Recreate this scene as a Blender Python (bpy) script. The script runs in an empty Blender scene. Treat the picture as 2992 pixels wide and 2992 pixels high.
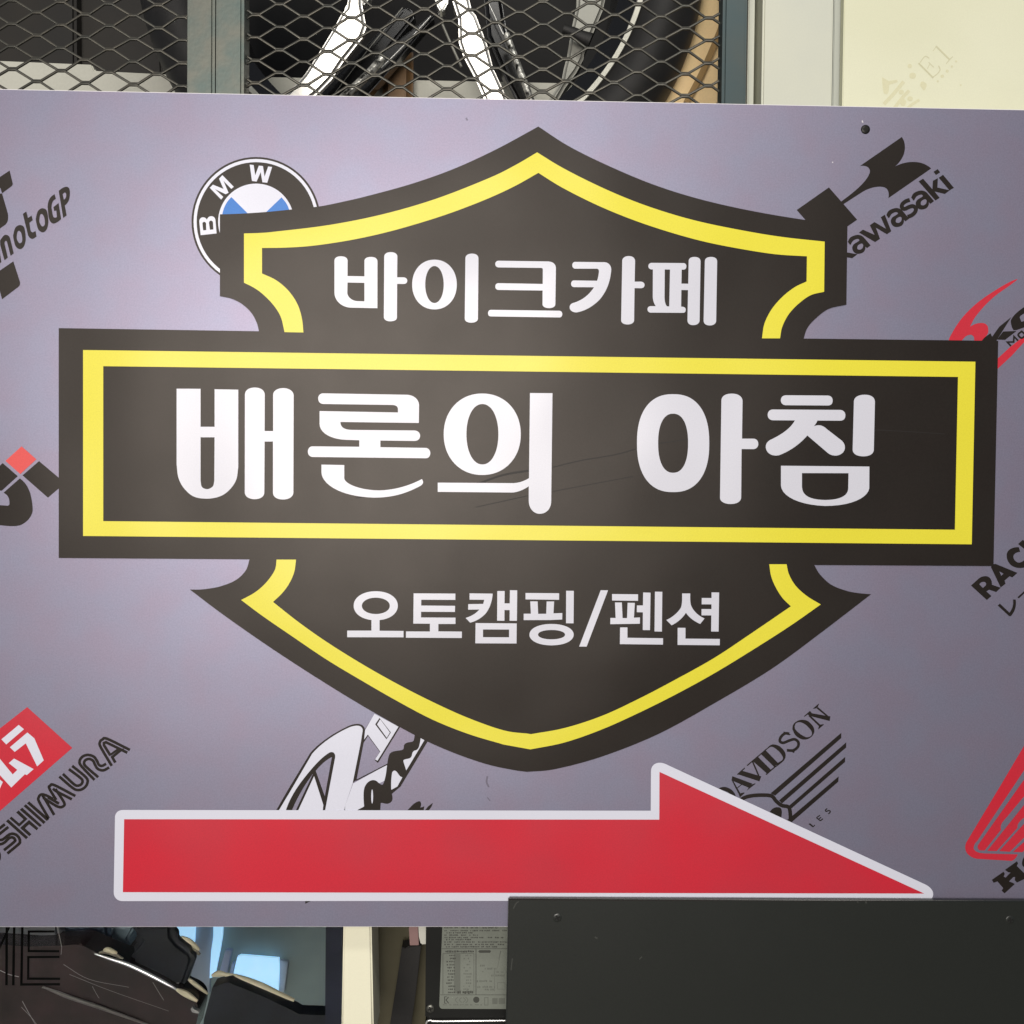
import bpy, bmesh, math, random
from mathutils import Vector, Matrix, geometry
random.seed(7)
C = bpy.context.scene.collection
SC = bpy.context.scene

# ------------------------------------------------------------------ camera
FPX, SIZE = 2890.0, 2992.0
DIST = FPX / SIZE
YAW, PITCH, ROLL = (math.radians(a) for a in (-1.40823521, -1.23891135, -0.5977855))
ROT = Matrix.Rotation(YAW, 3, 'Z') @ Matrix.Rotation(PITCH, 3, 'X') @ Matrix.Rotation(ROLL, 3, 'Y')
cam = bpy.data.objects.new('camera', bpy.data.cameras.new('camera'))
cam.data.sensor_width = 36.0
cam.data.lens = 36.0 * FPX / SIZE
cam.data.clip_start, cam.data.clip_end = 0.02, 50
cam.matrix_world = Matrix.Translation((0, -DIST, 0)) @ (ROT @ Matrix.Rotation(math.radians(90), 3, 'X')).to_4x4()
C.objects.link(cam); SC.camera = cam

# ------------------------------------------------------------------ light
w = bpy.data.worlds.new('World'); SC.world = w; w.use_nodes = True
w.node_tree.nodes['Background'].inputs[0].default_value = (0.75, 0.80, 0.92, 1)
w.node_tree.nodes['Background'].inputs[1].default_value = 0.19
def area(name, loc, target, sx, sy, power, col, spread=180):
    l = bpy.data.lights.new(name, 'AREA'); l.shape = 'RECTANGLE'; l.size, l.size_y = sx, sy
    l.energy = power; l.color = col; l.spread = math.radians(spread)
    o = bpy.data.objects.new(name, l); C.objects.link(o); o.location = loc
    o.rotation_euler = (Vector(target) - Vector(loc)).to_track_quat('-Z', 'Y').to_euler()
    return o
for cx_ in (-0.78, -0.06):                       # unseen window behind the camera; pane split added for broken reflections
    area('unseen_window', (cx_, -2.50, 0.58), (cx_ + 0.1, 0, 0.45), 0.64, 0.62, 17.0, (1.0, 0.935, 0.865))
    area('unseen_window', (cx_, -2.50, -0.10), (cx_ + 0.1, 0, -0.05), 0.64, 0.50, 12.5, (1.0, 0.925, 0.845))
area('ceiling_light', (0.30, -1.70, 1.75), (0.05, 0, 0.0), 1.2, 0.25, 15, (1.0, 0.97, 0.90))
vs = SC.view_settings
vs.view_transform = 'Standard'; vs.look = 'None'; vs.exposure = 0.0; vs.gamma = 1.0

# ------------------------------------------------------------------ helpers
def W(px, py, y=0.0):
    d = ROT @ Vector(((px - SIZE / 2) / FPX, 1, -(py - SIZE / 2) / FPX))
    t = (DIST + y) / d.y
    return Vector((t * d.x, y, t * d.z))
def lin(r, g, b):
    f = lambda c: (c / 255 / 12.92) if c / 255 <= 0.04045 else ((c / 255 + 0.055) / 1.055) ** 2.4
    return (f(r), f(g), f(b), 1)
def mat(name, rgb, rough=0.5, metal=0.0, spec=0.5, vary=None, grain=0.0, bump=0.0, gscale=900.0, bscale=None, emit=0.0, trans=0.0, coat=0.0, rvary=0.0, wave=0.0, tint=None):
    """principled; vary = (second colour, noise scale); grain = fine value noise; bump strength"""
    m = bpy.data.materials.new(name); m.use_nodes = True
    n, l = m.node_tree.nodes, m.node_tree.links
    p = n['Principled BSDF']
    rgb = rgb if len(rgb) == 4 else (*rgb, 1)
    p.inputs['Base Color'].default_value = rgb
    p.inputs['Roughness'].default_value = rough; p.inputs['Metallic'].default_value = metal
    p.inputs['Specular IOR Level'].default_value = spec
    p.inputs['Transmission Weight'].default_value = trans
    p.inputs['Coat Weight'].default_value = coat
    if tint: p.inputs['Specular Tint'].default_value = (*tint, 1)
    if emit: p.inputs['Emission Color'].default_value = rgb; p.inputs['Emission Strength'].default_value = emit
    tc = n.new('ShaderNodeTexCoord'); src = None
    def noise(scale, detail=2.0, rough_=0.5):
        t = n.new('ShaderNodeTexNoise'); t.inputs['Scale'].default_value = scale
        t.inputs['Detail'].default_value = detail; t.inputs['Roughness'].default_value = rough_
        l.new(tc.outputs['Object'], t.inputs['Vector']); return t
    if vary:
        t = noise(vary[1], 3.0)
        r = n.new('ShaderNodeMapRange'); r.inputs[1].default_value = 0.35; r.inputs[2].default_value = 0.65
        l.new(t.outputs['Fac'], r.inputs[0])
        mx = n.new('ShaderNodeMix'); mx.data_type = 'RGBA'
        mx.inputs[6].default_value = rgb; mx.inputs[7].default_value = vary[0] if len(vary[0]) == 4 else (*vary[0], 1)
        l.new(r.outputs[0], mx.inputs[0]); src = mx.outputs[2]
    if grain:
        t = noise(gscale, 3.0, 0.7)
        r = n.new('ShaderNodeMapRange'); r.inputs[1].default_value = 0.3; r.inputs[2].default_value = 0.7
        r.inputs[3].default_value = 1 - grain; r.inputs[4].default_value = 1 + grain
        l.new(t.outputs['Fac'], r.inputs[0])
        mx = n.new('ShaderNodeMix'); mx.data_type = 'RGBA'; mx.blend_type = 'MULTIPLY'; mx.inputs[0].default_value = 1
        if src: l.new(src, mx.inputs[6])
        else: mx.inputs[6].default_value = rgb
        l.new(r.outputs[0], mx.inputs[7]); src = mx.outputs[2]
    if src: l.new(src, p.inputs['Base Color'])
    if rvary:
        t = noise(14, 4.0); r = n.new('ShaderNodeMapRange'); r.inputs[3].default_value = rough - rvary; r.inputs[4].default_value = rough + rvary
        l.new(t.outputs['Fac'], r.inputs[0]); l.new(r.outputs[0], p.inputs['Roughness'])
    wv = None
    if wave:                                   # a board and film that are not quite flat
        t = noise(5.5, 1.0); wv = n.new('ShaderNodeBump')
        wv.inputs['Strength'].default_value = wave; wv.inputs['Distance'].default_value = 0.018
        l.new(t.outputs['Fac'], wv.inputs['Height']); l.new(wv.outputs['Normal'], p.inputs['Normal'])
    if bump:
        t = noise(bscale or gscale, 2.0)
        b = n.new('ShaderNodeBump'); b.inputs['Strength'].default_value = bump; b.inputs['Distance'].default_value = 0.001
        if wv: l.new(wv.outputs['Normal'], b.inputs['Normal'])
        l.new(t.outputs['Fac'], b.inputs['Height']); l.new(b.outputs['Normal'], p.inputs['Normal'])
    return m

def catmull(pts, k=6):
    if len(pts) < 3: return list(pts)
    out = [pts[0]]
    for i in range(len(pts) - 1):
        p0 = pts[i - 1] if i else (2 * pts[0][0] - pts[1][0], 2 * pts[0][1] - pts[1][1])
        p1, p2 = pts[i], pts[i + 1]
        p3 = pts[i + 2] if i + 2 < len(pts) else (2 * p2[0] - p1[0], 2 * p2[1] - p1[1])
        for j in range(1, k + 1):
            t = j / k; a, b, c = t, t * t, t ** 3
            out.append(tuple(0.5 * (2 * p1[m] + (p2[m] - p0[m]) * a + (2 * p0[m] - 5 * p1[m] + 4 * p2[m] - p3[m]) * b
                                    + (3 * p1[m] - p0[m] - 3 * p2[m] + p3[m]) * c) for m in (0, 1)))
    return out
FR = {  # enlarged views the tracings were read from: origin and scale
 'px': (0, 0, 1), 'sh1': (600, 340, 1000/1932), 'sh2': (1540, 340, 1000/1932), 'sh3': (540, 1500, 1000/1932), 'sh4': (1540, 1500, 1060/1932),
 'bl': (140, 920, 500/1271), 'br': (2440, 940, 552/1403), 'al': (300, 2200, 1200/1932), 'ar': (1840, 2200, 1152/1932),
 't1': (930, 700, 600/1932), 't2': (1520, 700, 620/1932), 't3': (480, 1100, 800/1932), 't4': (1240, 1100, 460/1932), 't5': (1820, 1100, 780/1932),
 'b1': (980, 1700, 300/1932), 'b2': (1280, 1700, 300/1932), 'b3': (1560, 1700, 300/1932), 'b4': (1830, 1700, 300/1932),
 'bm': (540, 440, 420/1932), 'kw': (2280, 340, 540/1932), 'kx': (2440, 500, 360/1932), 'mg': (0, 460, 260/1092), 'rd': (0, 1260, 220/1181),
 'ys': (0, 2040, 400/1486), 'yz': (0, 2300, 240/1783), 'dv': (2060, 2040, 460/1932), 'hd': (2780, 2160, 212/819), 'ks': (2740, 780, 252/1521),
 'rc': (2780, 1540, 212/1280), 'sg': (780, 2060, 520/1932), 'tr': (500, 2592, 560/1932), 'e1': (2500, 100, 340/1932),
 'ga': (0, 0, 800/1932), 'gb': (700, 0, 800/1932), 'gc': (1400, 0, 800/1932), 'gd': (2100, 0, 892/1932),
 'ba': (0, 2592, 560/1932), 'bb': (500, 2592, 560/1932), 'bc': (960, 2592, 600/1932)}
def path(s, frame='px', shift=(0, 0)):
    """closed outlines from a small path language; F switches the view, E = (super)ellipse; returns loops in photo pixels"""
    tok = s.split(); i = 0; loops = []; cur = []; fr = FR[frame]; cmd = None; raw = (0, 0)
    T = lambda p: (fr[0] + (p[0] + shift[0]) * fr[2], fr[1] + (p[1] + shift[1]) * fr[2])
    def pt():
        nonlocal i
        a, b = tok[i].split(','); i += 1
        return T((float(a), float(b)))
    while i < len(tok):
        t = tok[i]
        if t == 'F': fr = FR[tok[i + 1]]; i += 2; continue
        if t in 'MLCSQZE' and len(t) == 1:
            cmd = t; i += 1
            if t == 'Z':
                if len(cur) > 2: loops.append(cur)
                cur = []
            continue
        if cmd == 'M':
            if len(cur) > 2: loops.append(cur)
            cur = [pt()]; cmd = 'L'
        elif cmd == 'L': cur.append(pt())
        elif cmd == 'C':
            a = cur[-1]; b, c, d = pt(), pt(), pt()
            for j in range(1, 11):
                u = j / 10; v = 1 - u
                cur.append(tuple(v**3*a[m] + 3*v*v*u*b[m] + 3*v*u*u*c[m] + u**3*d[m] for m in (0, 1)))
        elif cmd == 'Q':
            a = cur[-1]; b, d = pt(), pt()
            for j in range(1, 9):
                u = j / 8; v = 1 - u
                cur.append(tuple(v*v*a[m] + 2*v*u*b[m] + u*u*d[m] for m in (0, 1)))
        elif cmd == 'S':
            run = [cur[-1]] if cur else []
            while i < len(tok) and tok[i] not in 'MLCSQZEF': run.append(pt())
            if not cur: cur = [run[0]]
            cur += catmull(run)[1:]
        elif cmd == 'E':
            if len(cur) > 2: loops.append(cur)
            cx, cy, rx, ry = (float(v) for v in tok[i].split(',')[:4])
            ex = float(tok[i].split(',')[4]) if tok[i].count(',') > 3 else 2.0
            i += 1; cur = []
            for j in range(72):
                a = 2 * math.pi * j / 72; ca, sa = math.cos(a), math.sin(a)
                cur.append(T((cx + rx * math.copysign(abs(ca) ** (2 / ex), ca), cy + ry * math.copysign(abs(sa) ** (2 / ex), sa))))
    if len(cur) > 2: loops.append(cur)
    out = []
    for lp in loops:
        q = [lp[0]]
        for p in lp[1:]:
            if (p[0]-q[-1][0])**2 + (p[1]-q[-1][1])**2 > 1e-4: q.append(p)
        if (q[0][0]-q[-1][0])**2 + (q[0][1]-q[-1][1])**2 < 1e-4: q.pop()
        out.append(q)
    return out
class ST:
    """an even-width line through points (a stroke)"""
    def __init__(s, pts, w, frame='px', smooth=True, closed=False):
        fr = FR[frame]; P = [tuple(float(v) for v in t.split(',')) for t in pts.split()]
        P = [(fr[0] + a * fr[2], fr[1] + b * fr[2]) for a, b in P]
        if closed: P = P + [P[0]]
        s.p = catmull(P, 5) if smooth else P; s.w = w * fr[2]
class Mesh:
    def __init__(s): s.v, s.f = [], []
    def add(s, vs, fs):
        b = len(s.v); s.v += [tuple(v) for v in vs]; s.f += [tuple(b + k for k in f) for f in fs]
    def box(s, x0, x1, y0, y1, z0, z1):
        s.add([(x, y, z) for x in (x0, x1) for y in (y0, y1) for z in (z0, z1)],
              [(0, 1, 3, 2), (4, 6, 7, 5), (0, 4, 5, 1), (2, 3, 7, 6), (0, 2, 6, 4), (1, 5, 7, 3)])
    def prism(s, loops, y, th):
        """flat outline (photo px) placed on the plane y, th deep"""
        L = [[W(a, b, y) for a, b in lp] for lp in loops]
        flat = [p for lp in L for p in lp]
        tris = geometry.tessellate_polygon([[Vector((p.x, p.z, 0)) for p in lp] for lp in L])
        ar = lambda lp: 0.5 * sum(lp[k-1].x * lp[k].z - lp[k].x * lp[k-1].z for k in range(len(lp)))
        want = abs(ar(L[0])) - sum(abs(ar(q)) for q in L[1:]); got = 0; F = []
        for a, b, c in tris:
            d = (flat[b].x-flat[a].x)*(flat[c].z-flat[a].z) - (flat[c].x-flat[a].x)*(flat[b].z-flat[a].z)
            got += abs(d) / 2
            F.append((a, b, c) if d > 0 else (a, c, b))
        if abs(got - want) > 0.04 * max(want, 1e-9): print('TESS', round(got / want, 3), loops[0][:2])
        n = len(flat)
        back = [Vector((p.x, p.y + th, p.z)) for p in flat]
        F += [tuple(n + k for k in reversed(f)) for f in list(F)]
        o = 0
        for lp in L:
            m = len(lp)
            for k in range(m):
                a, b = o + k, o + (k + 1) % m
                F.append((a, n + a, n + b, b))
            o += m
        s.add(flat + back, F)
    def strip(s, st, y, th):
        P = st.p; n = len(P); V = []; closed = n > 3 and (P[0][0]-P[-1][0])**2 + (P[0][1]-P[-1][1])**2 < 1e-6
        for k in range(n):
            a = P[k - 1] if k else (P[n - 2] if closed else P[0]); b = P[k]; c = P[k + 1] if k < n - 1 else (P[1] if closed else P[-1])
            d1 = Vector((b[0]-a[0], b[1]-a[1])); d2 = Vector((c[0]-b[0], c[1]-b[1]))
            d1 = d1.normalized() if d1.length else d2.normalized(); d2 = d2.normalized() if d2.length else d1
            t = d1 + d2; t = t.normalized() if t.length > 1e-6 else d1
            nn = Vector((-t.y, t.x)); mi = 1 / max(0.45, nn.dot(Vector((-d1.y, d1.x))))
            for sg in (-0.5, 0.5):
                V.append(W(b[0] + nn.x * st.w * sg * mi, b[1] + nn.y * st.w * sg * mi, y))
        F = [(2*k, 2*k+1, 2*k+3, 2*k+2) for k in range(n - 1)]
        F = [f[::-1] for f in F]
        N = len(V); V2 = V + [Vector((p.x, p.y + th, p.z)) for p in V]
        for k in range(n - 1):
            F += [(2*k, 2*k+2, N+2*k+2, N+2*k), (2*k+1, N+2*k+1, N+2*k+3, 2*k+3)]
        s.add(V2, F)
    def tube(s, pts, r, seg=10, caps=True):
        P = [Vector(p) for p in pts]; n = len(P); V = []; F = []
        rr = r if isinstance(r, (list, tuple)) else [r] * n
        up = None
        for k in range(n):
            t = (P[min(k + 1, n - 1)] - P[max(k - 1, 0)]).normalized()
            if up is None: up = t.orthogonal().normalized()
            up = (up - t * up.dot(t)).normalized(); b = t.cross(up)
            V += [P[k] + (up * math.cos(2*math.pi*j/seg) + b * math.sin(2*math.pi*j/seg)) * rr[k] for j in range(seg)]
        for k in range(n - 1):
            F += [(k*seg+j, k*seg+(j+1) % seg, (k+1)*seg+(j+1) % seg, (k+1)*seg+j) for j in range(seg)]
        if caps: F += [tuple(range(seg))[::-1], tuple((n-1)*seg+j for j in range(seg))]
        s.add(V, F)
    def lathe(s, c, prof, seg=160, a0=0, a1=2*math.pi):
        """profile (radius, y) turned about the y axis through c (x, z)"""
        full = abs(a1 - a0) > 6.28; m = seg if full else seg + 1; V = []; F = []
        for j in range(m):
            a = a0 + (a1 - a0) * j / seg
            V += [(c[0] + r * math.cos(a), y, c[1] + r * math.sin(a)) for r, y in prof]
        k = len(prof)
        for j in range(seg):
            jn = (j + 1) % m
            F += [(j*k+q, jn*k+q, jn*k+q+1, j*k+q+1) for q in range(k - 1)]
        s.add(V, F)
    def build(s, name, m, parent=None, bevel=0, smooth=False, label=None, seg=2):
        me = bpy.data.meshes.new(name); me.from_pydata(s.v, [], s.f); me.update()
        if bevel or smooth:
            bm = bmesh.new(); bm.from_mesh(me)
            bmesh.ops.recalc_face_normals(bm, faces=bm.faces)
            if bevel: bmesh.ops.bevel(bm, geom=[e for e in bm.edges if len(e.link_faces) == 2 and e.calc_face_angle(0) > 0.6],
                                      offset=bevel, segments=seg, affect='EDGES', clamp_overlap=True)
            if smooth:
                for f in bm.faces: f.smooth = True
                for e in bm.edges:
                    if len(e.link_faces) == 2 and e.calc_face_angle(0) > 0.9: e.smooth = False
            bm.to_mesh(me); bm.free()
        me.materials.append(m)
        o = bpy.data.objects.new(name, me); C.objects.link(o)
        if parent: attach(o, parent)
        if label: o['label'] = label
        return o
def attach(o, parent):
    o.parent = parent
    base = parent
    loc = Vector(base.location)
    o.matrix_parent_inverse = Matrix.Translation(loc if base.parent is None and base.type == 'EMPTY' else (0, 0, 0)).inverted()
def thing(name, label, cat, loc, group=None):
    o = bpy.data.objects.new(name, None); C.objects.link(o); o.location = loc; o.empty_display_size = 0.05
    return tag(o, label, cat, group)
def tag(o, label, cat, group=None):
    o['label'] = label; o['category'] = cat
    if group: o['group'] = group
    return o
def structure(o): o['kind'] = 'structure'; return o
def art(name, parent, m, y, pieces, frame='px', th=0.00006, label=None, shift=(0, 0)):
    M = Mesh()
    for k, q in enumerate(pieces):
        yy = y - 0.000008 * k
        if isinstance(q, ST): M.strip(q, yy, th)
        else: M.prism(path(q, frame, shift) if isinstance(q, str) else q, yy, th)
    return M.build(name, m, parent, label=label)

# ------------------------------------------------------------------ materials
G = dict(grain=0.10, gscale=1100.0)
m_face = mat('lavender_metallic_sheet', lin(138, 137, 158), rough=0.45, metal=0.55, vary=(lin(141, 134, 154), 22), wave=0.10, bump=0.04, bscale=750, grain=0.09, gscale=650.0)
m_core = mat('white_foam_board', lin(232, 230, 232), rough=0.6)
m_black = mat('black_vinyl', lin(32, 27, 24), rough=0.38, spec=0.35, tint=(1.0, 0.93, 0.87), vary=(lin(32, 28, 25), 30), wave=0.28, bump=0.03, bscale=700, grain=0.14, gscale=600.0, rvary=0.05)
m_ink = m_black
m_yel = mat('yellow_vinyl', lin(230, 220, 60), rough=0.36, grain=0.05, gscale=700.0, wave=0.5)
m_white = mat('white_vinyl', lin(220, 222, 236), rough=0.27, spec=0.65, grain=0.03, gscale=1000.0, wave=0.5)
m_silver = mat('silver_white_vinyl', lin(212, 213, 224), rough=0.29, spec=0.65, grain=0.04, gscale=800.0, wave=0.6)
m_red = mat('red_vinyl', lin(205, 40, 58), rough=0.36, vary=(lin(196, 46, 62), 12), grain=0.07, gscale=700.0, wave=0.5)
m_orange = mat('orange_red_print', lin(222, 78, 76), rough=0.45, grain=0.05)
m_blue = mat('blue_print', lin(45, 120, 205), rough=0.45, grain=0.05)
m_galv = mat('galvanised_steel', lin(96, 108, 104), rough=0.46, metal=0.6, vary=(lin(112, 114, 106), 40), bump=0.12, bscale=260, rvary=0.1)
m_paintpost = mat('dark_green_painted_steel', lin(66, 80, 82), rough=0.45, metal=0.5, vary=(lin(74, 82, 80), 20), rvary=0.1)
m_mesh = mat('grey_painted_mesh', lin(74, 74, 69), rough=0.38, metal=0.5, vary=(lin(88, 85, 77), 90))
m_panel = mat('black_powder_coat', lin(34, 37, 34), rough=0.34, spec=0.75, vary=(lin(32, 35, 32), 5), bump=0.05, bscale=700, grain=0.12, gscale=600, rvary=0.015)
m_screw = mat('black_screw', lin(40, 40, 38), rough=0.42, metal=0.6)
m_hole = mat('screw_recess', lin(12, 12, 10), rough=0.8)

Y_LOGO, Y_SH, Y_TOP = -0.0003, -0.0010, -0.0013
# ------------------------------------------------------------------ sign board
sign = thing('sign_board', 'wide lavender grey cafe sign with black and yellow shield and red arrow', 'sign', W(1496, 2709, 0.002))
x0, x1 = W(0, 1496).x - 0.16, W(2992, 1496).x + 0.16
zt = W(1496, 290).z; zb = W(740, 2708.5).z
b = Mesh(); b.box(x0, x1, 0.0, 0.005, zb, zt); b.build('board', m_core, sign, bevel=0.0004)
b = Mesh(); b.box(x0 + 0.001, x1 - 0.001, -0.00015, 0.0001, zb + 0.0005, zt - 0.0007); b.build('face_sheet', m_face, sign)

SH = ("M F px 171.5,958.6 L 756.5,967.8 F sh1 S 290,1165 260,1110 210,1062 150,1030 82,1015 L 82,553 S 200,549 350,539 490,525 645,508 780,481 920,448 1160,382 1400,297 1640,187 1880,57 "
      "F sh2 S 230,165 440,270 700,380 960,463 1250,530 1560,583 1809,612 L 1803,1063 S 1700,1088 1620,1150 1580,1200 1562,1254 "
      "F px L 2916.8,995.9 2903,1654 2379.4,1651 F sh4 S 1560,325 1620,380 1700,412 1760,424 1832,431 S 1560,640 1300,830 1000,1010 700,1175 400,1295 150,1362 0,1377 "
      "F sh3 S 1850,1448 1700,1415 1500,1345 1300,1253 1000,1085 700,900 430,722 200,560 28,430 S 100,429 200,412 290,375 345,320 365,260 F px L 171.5,1630.5 Z")
shield = art('shield_emblem', sign, m_black, Y_SH, [SH], th=0.00012)
def yel(p): return art('yellow_border', shield, m_yel, Y_TOP, [p])
yel("M F sh1 218,661 S 310,658 400,650 700,613 1000,553 1300,466 1600,349 1750,275 1873,203 F sh2 S 200,290 400,391 600,477 800,546 1000,600 1250,650 1450,682 1680,707 "
    "L 1677,990 S 1600,1010 1530,1060 1475,1120 1440,1190 1428,1253 L 1326,1253 S 1340,1170 1380,1090 1440,1020 1510,965 1578,932 L 1580,790 S 1400,778 1200,747 1000,707 800,652 600,585 400,503 200,403 64,319 "
    "F sh1 S 1750,392 1600,462 1400,540 1200,605 1000,660 800,702 600,731 450,741 320,743 L 320,887 S 400,925 470,985 520,1060 545,1140 554,1220 L 447,1218 S 425,1130 380,1060 320,1000 270,965 218,939 Z")
yel("M F bl 261,261 F br L 1042,297 1015,1653 F bl L 261,1642 Z M 411,381 F br L 913,410 890,1545 F bl L 411,1532 Z")
yel("M F sh3 518,261 S 510,315 480,365 440,410 390,450 318,489 S 440,580 600,690 800,825 1000,945 1200,1060 1400,1165 1600,1245 1800,1305 F sh4 18,1257 S 200,1220 400,1150 600,1060 800,960 1000,850 1200,728 1400,600 1564,485 "
    "S 1490,440 1430,385 1395,325 1382,271 L 1290,271 S 1300,335 1325,395 1360,450 1405,495 S 1200,635 1000,768 800,880 600,985 400,1078 200,1143 20,1176 F sh3 S 1932,1243 1800,1225 1600,1155 1400,1065 1200,963 1000,850 800,725 640,612 498,500 "
    "S 550,450 590,395 618,330 628,261 Z")
def letter(pieces, frame, label=None): return art('letter', shield, m_silver, Y_TOP, pieces, frame, label=label)
# upper line
letter(["M 152,200 C 152,170 178,157 214,157 C 250,157 276,172 276,200 L 275,343 L 434,346 L 434,200 C 436,175 460,163 497,163 C 535,163 557,180 557,208 L 556,646 L 300,640 C 215,635 152,570 152,500 Z M 275,404 L 434,407 L 434,581 L 365,579 C 310,575 273,535 273,500 Z",
        "M 620,160 C 622,130 650,118 682,118 C 715,118 744,132 744,160 L 742,355 L 803,355 C 825,357 837,370 837,387 C 837,405 825,418 803,418 L 742,417 L 740,735 C 738,757 715,769 680,769 C 645,769 617,755 617,730 Z"], 't1')
letter(["E 1093,423,210,234,2.1 E 1093,423,87,174,2.05", "M 1384,175 C 1386,147 1410,132 1445,132 C 1482,132 1507,148 1507,178 L 1502,745 C 1500,768 1475,782 1440,782 C 1405,782 1378,770 1378,742 Z"], 't1')
letter(["M F t1 1695,199 F t2 L 255,199 C 300,202 325,225 325,262 L 320,590 C 318,612 295,624 262,624 C 228,624 203,610 203,590 L 204,464 F t1 L 1695,474 C 1675,472 1665,460 1665,442 C 1665,423 1677,411 1695,410 F t2 L 205,404 L 206,275 C 206,262 200,258 188,258 F t1 L 1695,262 C 1675,260 1665,247 1665,230 C 1665,212 1677,200 1695,199 Z",
        "M F t1 1625,661 F t2 L 358,648 C 375,650 383,663 383,678 C 383,696 375,708 358,709 F t1 L 1622,723 C 1605,722 1597,708 1597,692 C 1597,675 1607,662 1625,661 Z"], 't1')
letter(["M 500,203 L 770,206 C 808,210 829,240 829,275 C 820,380 790,470 720,550 C 660,610 590,650 515,663 C 480,665 450,645 450,617 C 450,595 465,580 490,575 C 570,550 630,500 672,434 L 490,433 C 472,431 463,418 463,402 C 463,386 473,372 490,372 L 700,375 C 710,345 715,315 717,290 C 717,273 710,265 695,265 L 500,265 C 483,263 474,250 474,234 C 474,216 483,204 500,203 Z",
        "M 929,190 C 932,165 955,150 990,150 C 1022,150 1046,168 1046,195 L 1042,383 L 1100,383 C 1120,385 1132,397 1132,413 C 1132,430 1120,442 1100,443 L 1041,442 L 1037,735 C 1035,760 1010,773 978,773 C 945,773 919,760 919,735 Z"], 't2')
letter(["M 1195,212 L 1490,214 C 1506,217 1513,228 1513,244 C 1513,260 1504,273 1488,274 L 1470,274 L 1468,401 L 1530,402 L 1534,195 C 1535,170 1555,158 1588,158 C 1620,158 1642,172 1642,200 L 1633,740 C 1630,765 1605,779 1575,779 C 1545,779 1523,765 1523,735 L 1528,460 L 1467,459 L 1465,610 L 1482,612 C 1500,615 1507,625 1507,640 C 1507,656 1498,667 1482,667 L 1185,665 C 1168,662 1159,650 1159,635 C 1159,618 1170,607 1187,606 L 1235,606 C 1215,580 1207,550 1207,510 L 1208,272 L 1195,272 C 1178,270 1167,258 1167,242 C 1167,226 1178,213 1195,212 Z M 1316,272 L 1364,273 L 1357,609 L 1340,608 C 1322,600 1314,560 1314,520 Z",
        "M 1681,195 C 1683,170 1705,158 1738,158 C 1772,158 1793,172 1793,200 L 1784,740 C 1782,768 1757,782 1726,782 C 1695,782 1670,768 1670,738 Z"], 't2')
# middle line
letter(["M 87,86 L 256,87 L 256,355 L 355,355 L 355,90 L 522,93 L 522,640 S 507,730 460,800 395,845 305,862 210,848 140,790 100,715 87,620 Z M 256,429 L 355,429 L 353,735 S 343,775 305,795 266,780 256,735 Z",
        "M 569,130 C 569,95 600,78 639,78 C 680,78 709,98 709,130 L 708,385 L 768,385 L 768,130 C 768,100 800,82 840,82 C 882,82 913,105 913,135 L 911,820 C 908,850 880,868 838,868 C 795,868 767,850 767,820 L 767,459 L 708,459 L 706,820 C 705,850 675,866 637,866 C 600,866 568,848 568,818 Z"], 't3')
letter(["M 1120,119 L 1715,129 C 1765,132 1798,165 1798,205 L 1796,328 L 1243,321 C 1243,355 1265,375 1320,377 L 1765,381 C 1790,382 1805,398 1805,418 C 1805,440 1790,455 1765,455 L 1525,452 L 1525,499 L 1845,504 C 1865,506 1877,522 1877,541 C 1877,562 1865,577 1845,577 L 1045,568 C 1025,566 1013,550 1013,530 C 1013,510 1025,494 1045,493 L 1376,496 L 1376,450 L 1280,447 C 1180,443 1096,400 1096,335 L 1096,244 L 1649,254 L 1649,232 C 1649,212 1635,202 1608,201 L 1120,194 C 1098,192 1086,175 1086,156 C 1086,135 1098,120 1120,119 Z",
        "M 1109,622 L 1270,625 L 1270,720 C 1275,760 1390,804 1520,804 C 1640,800 1740,765 1818,724 C 1832,745 1828,760 1805,773 C 1700,830 1600,855 1480,855 C 1330,850 1215,815 1150,755 C 1120,725 1109,700 1109,670 Z"], 't3')
letter(["E 710,709,473,500,2.1 E 712,709,196,371,2.1",
        "M 1296,203 L 1572,205 L 1556,1530 C 1556,1620 1500,1685 1415,1685 C 1335,1685 1281,1610 1281,1530 L 1281,1346 C 1230,1385 1140,1424 1075,1424 L 164,1416 L 164,1303 L 1095,1309 C 1170,1305 1230,1280 1284,1248 Z"], 't4')
letter(["E 363.5,482.5,261.5,354.5,2.35 E 363.5,483,108.5,214,2.3",
        "M 713,175 C 713,140 745,124 790,124 C 835,124 866,145 866,180 L 862,450 L 945,450 C 968,451 980,468 980,488 C 980,510 965,526 942,526 L 859,525 L 856,875 C 855,905 825,923 780,923 C 735,923 703,905 703,878 Z"], 't5')
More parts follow.
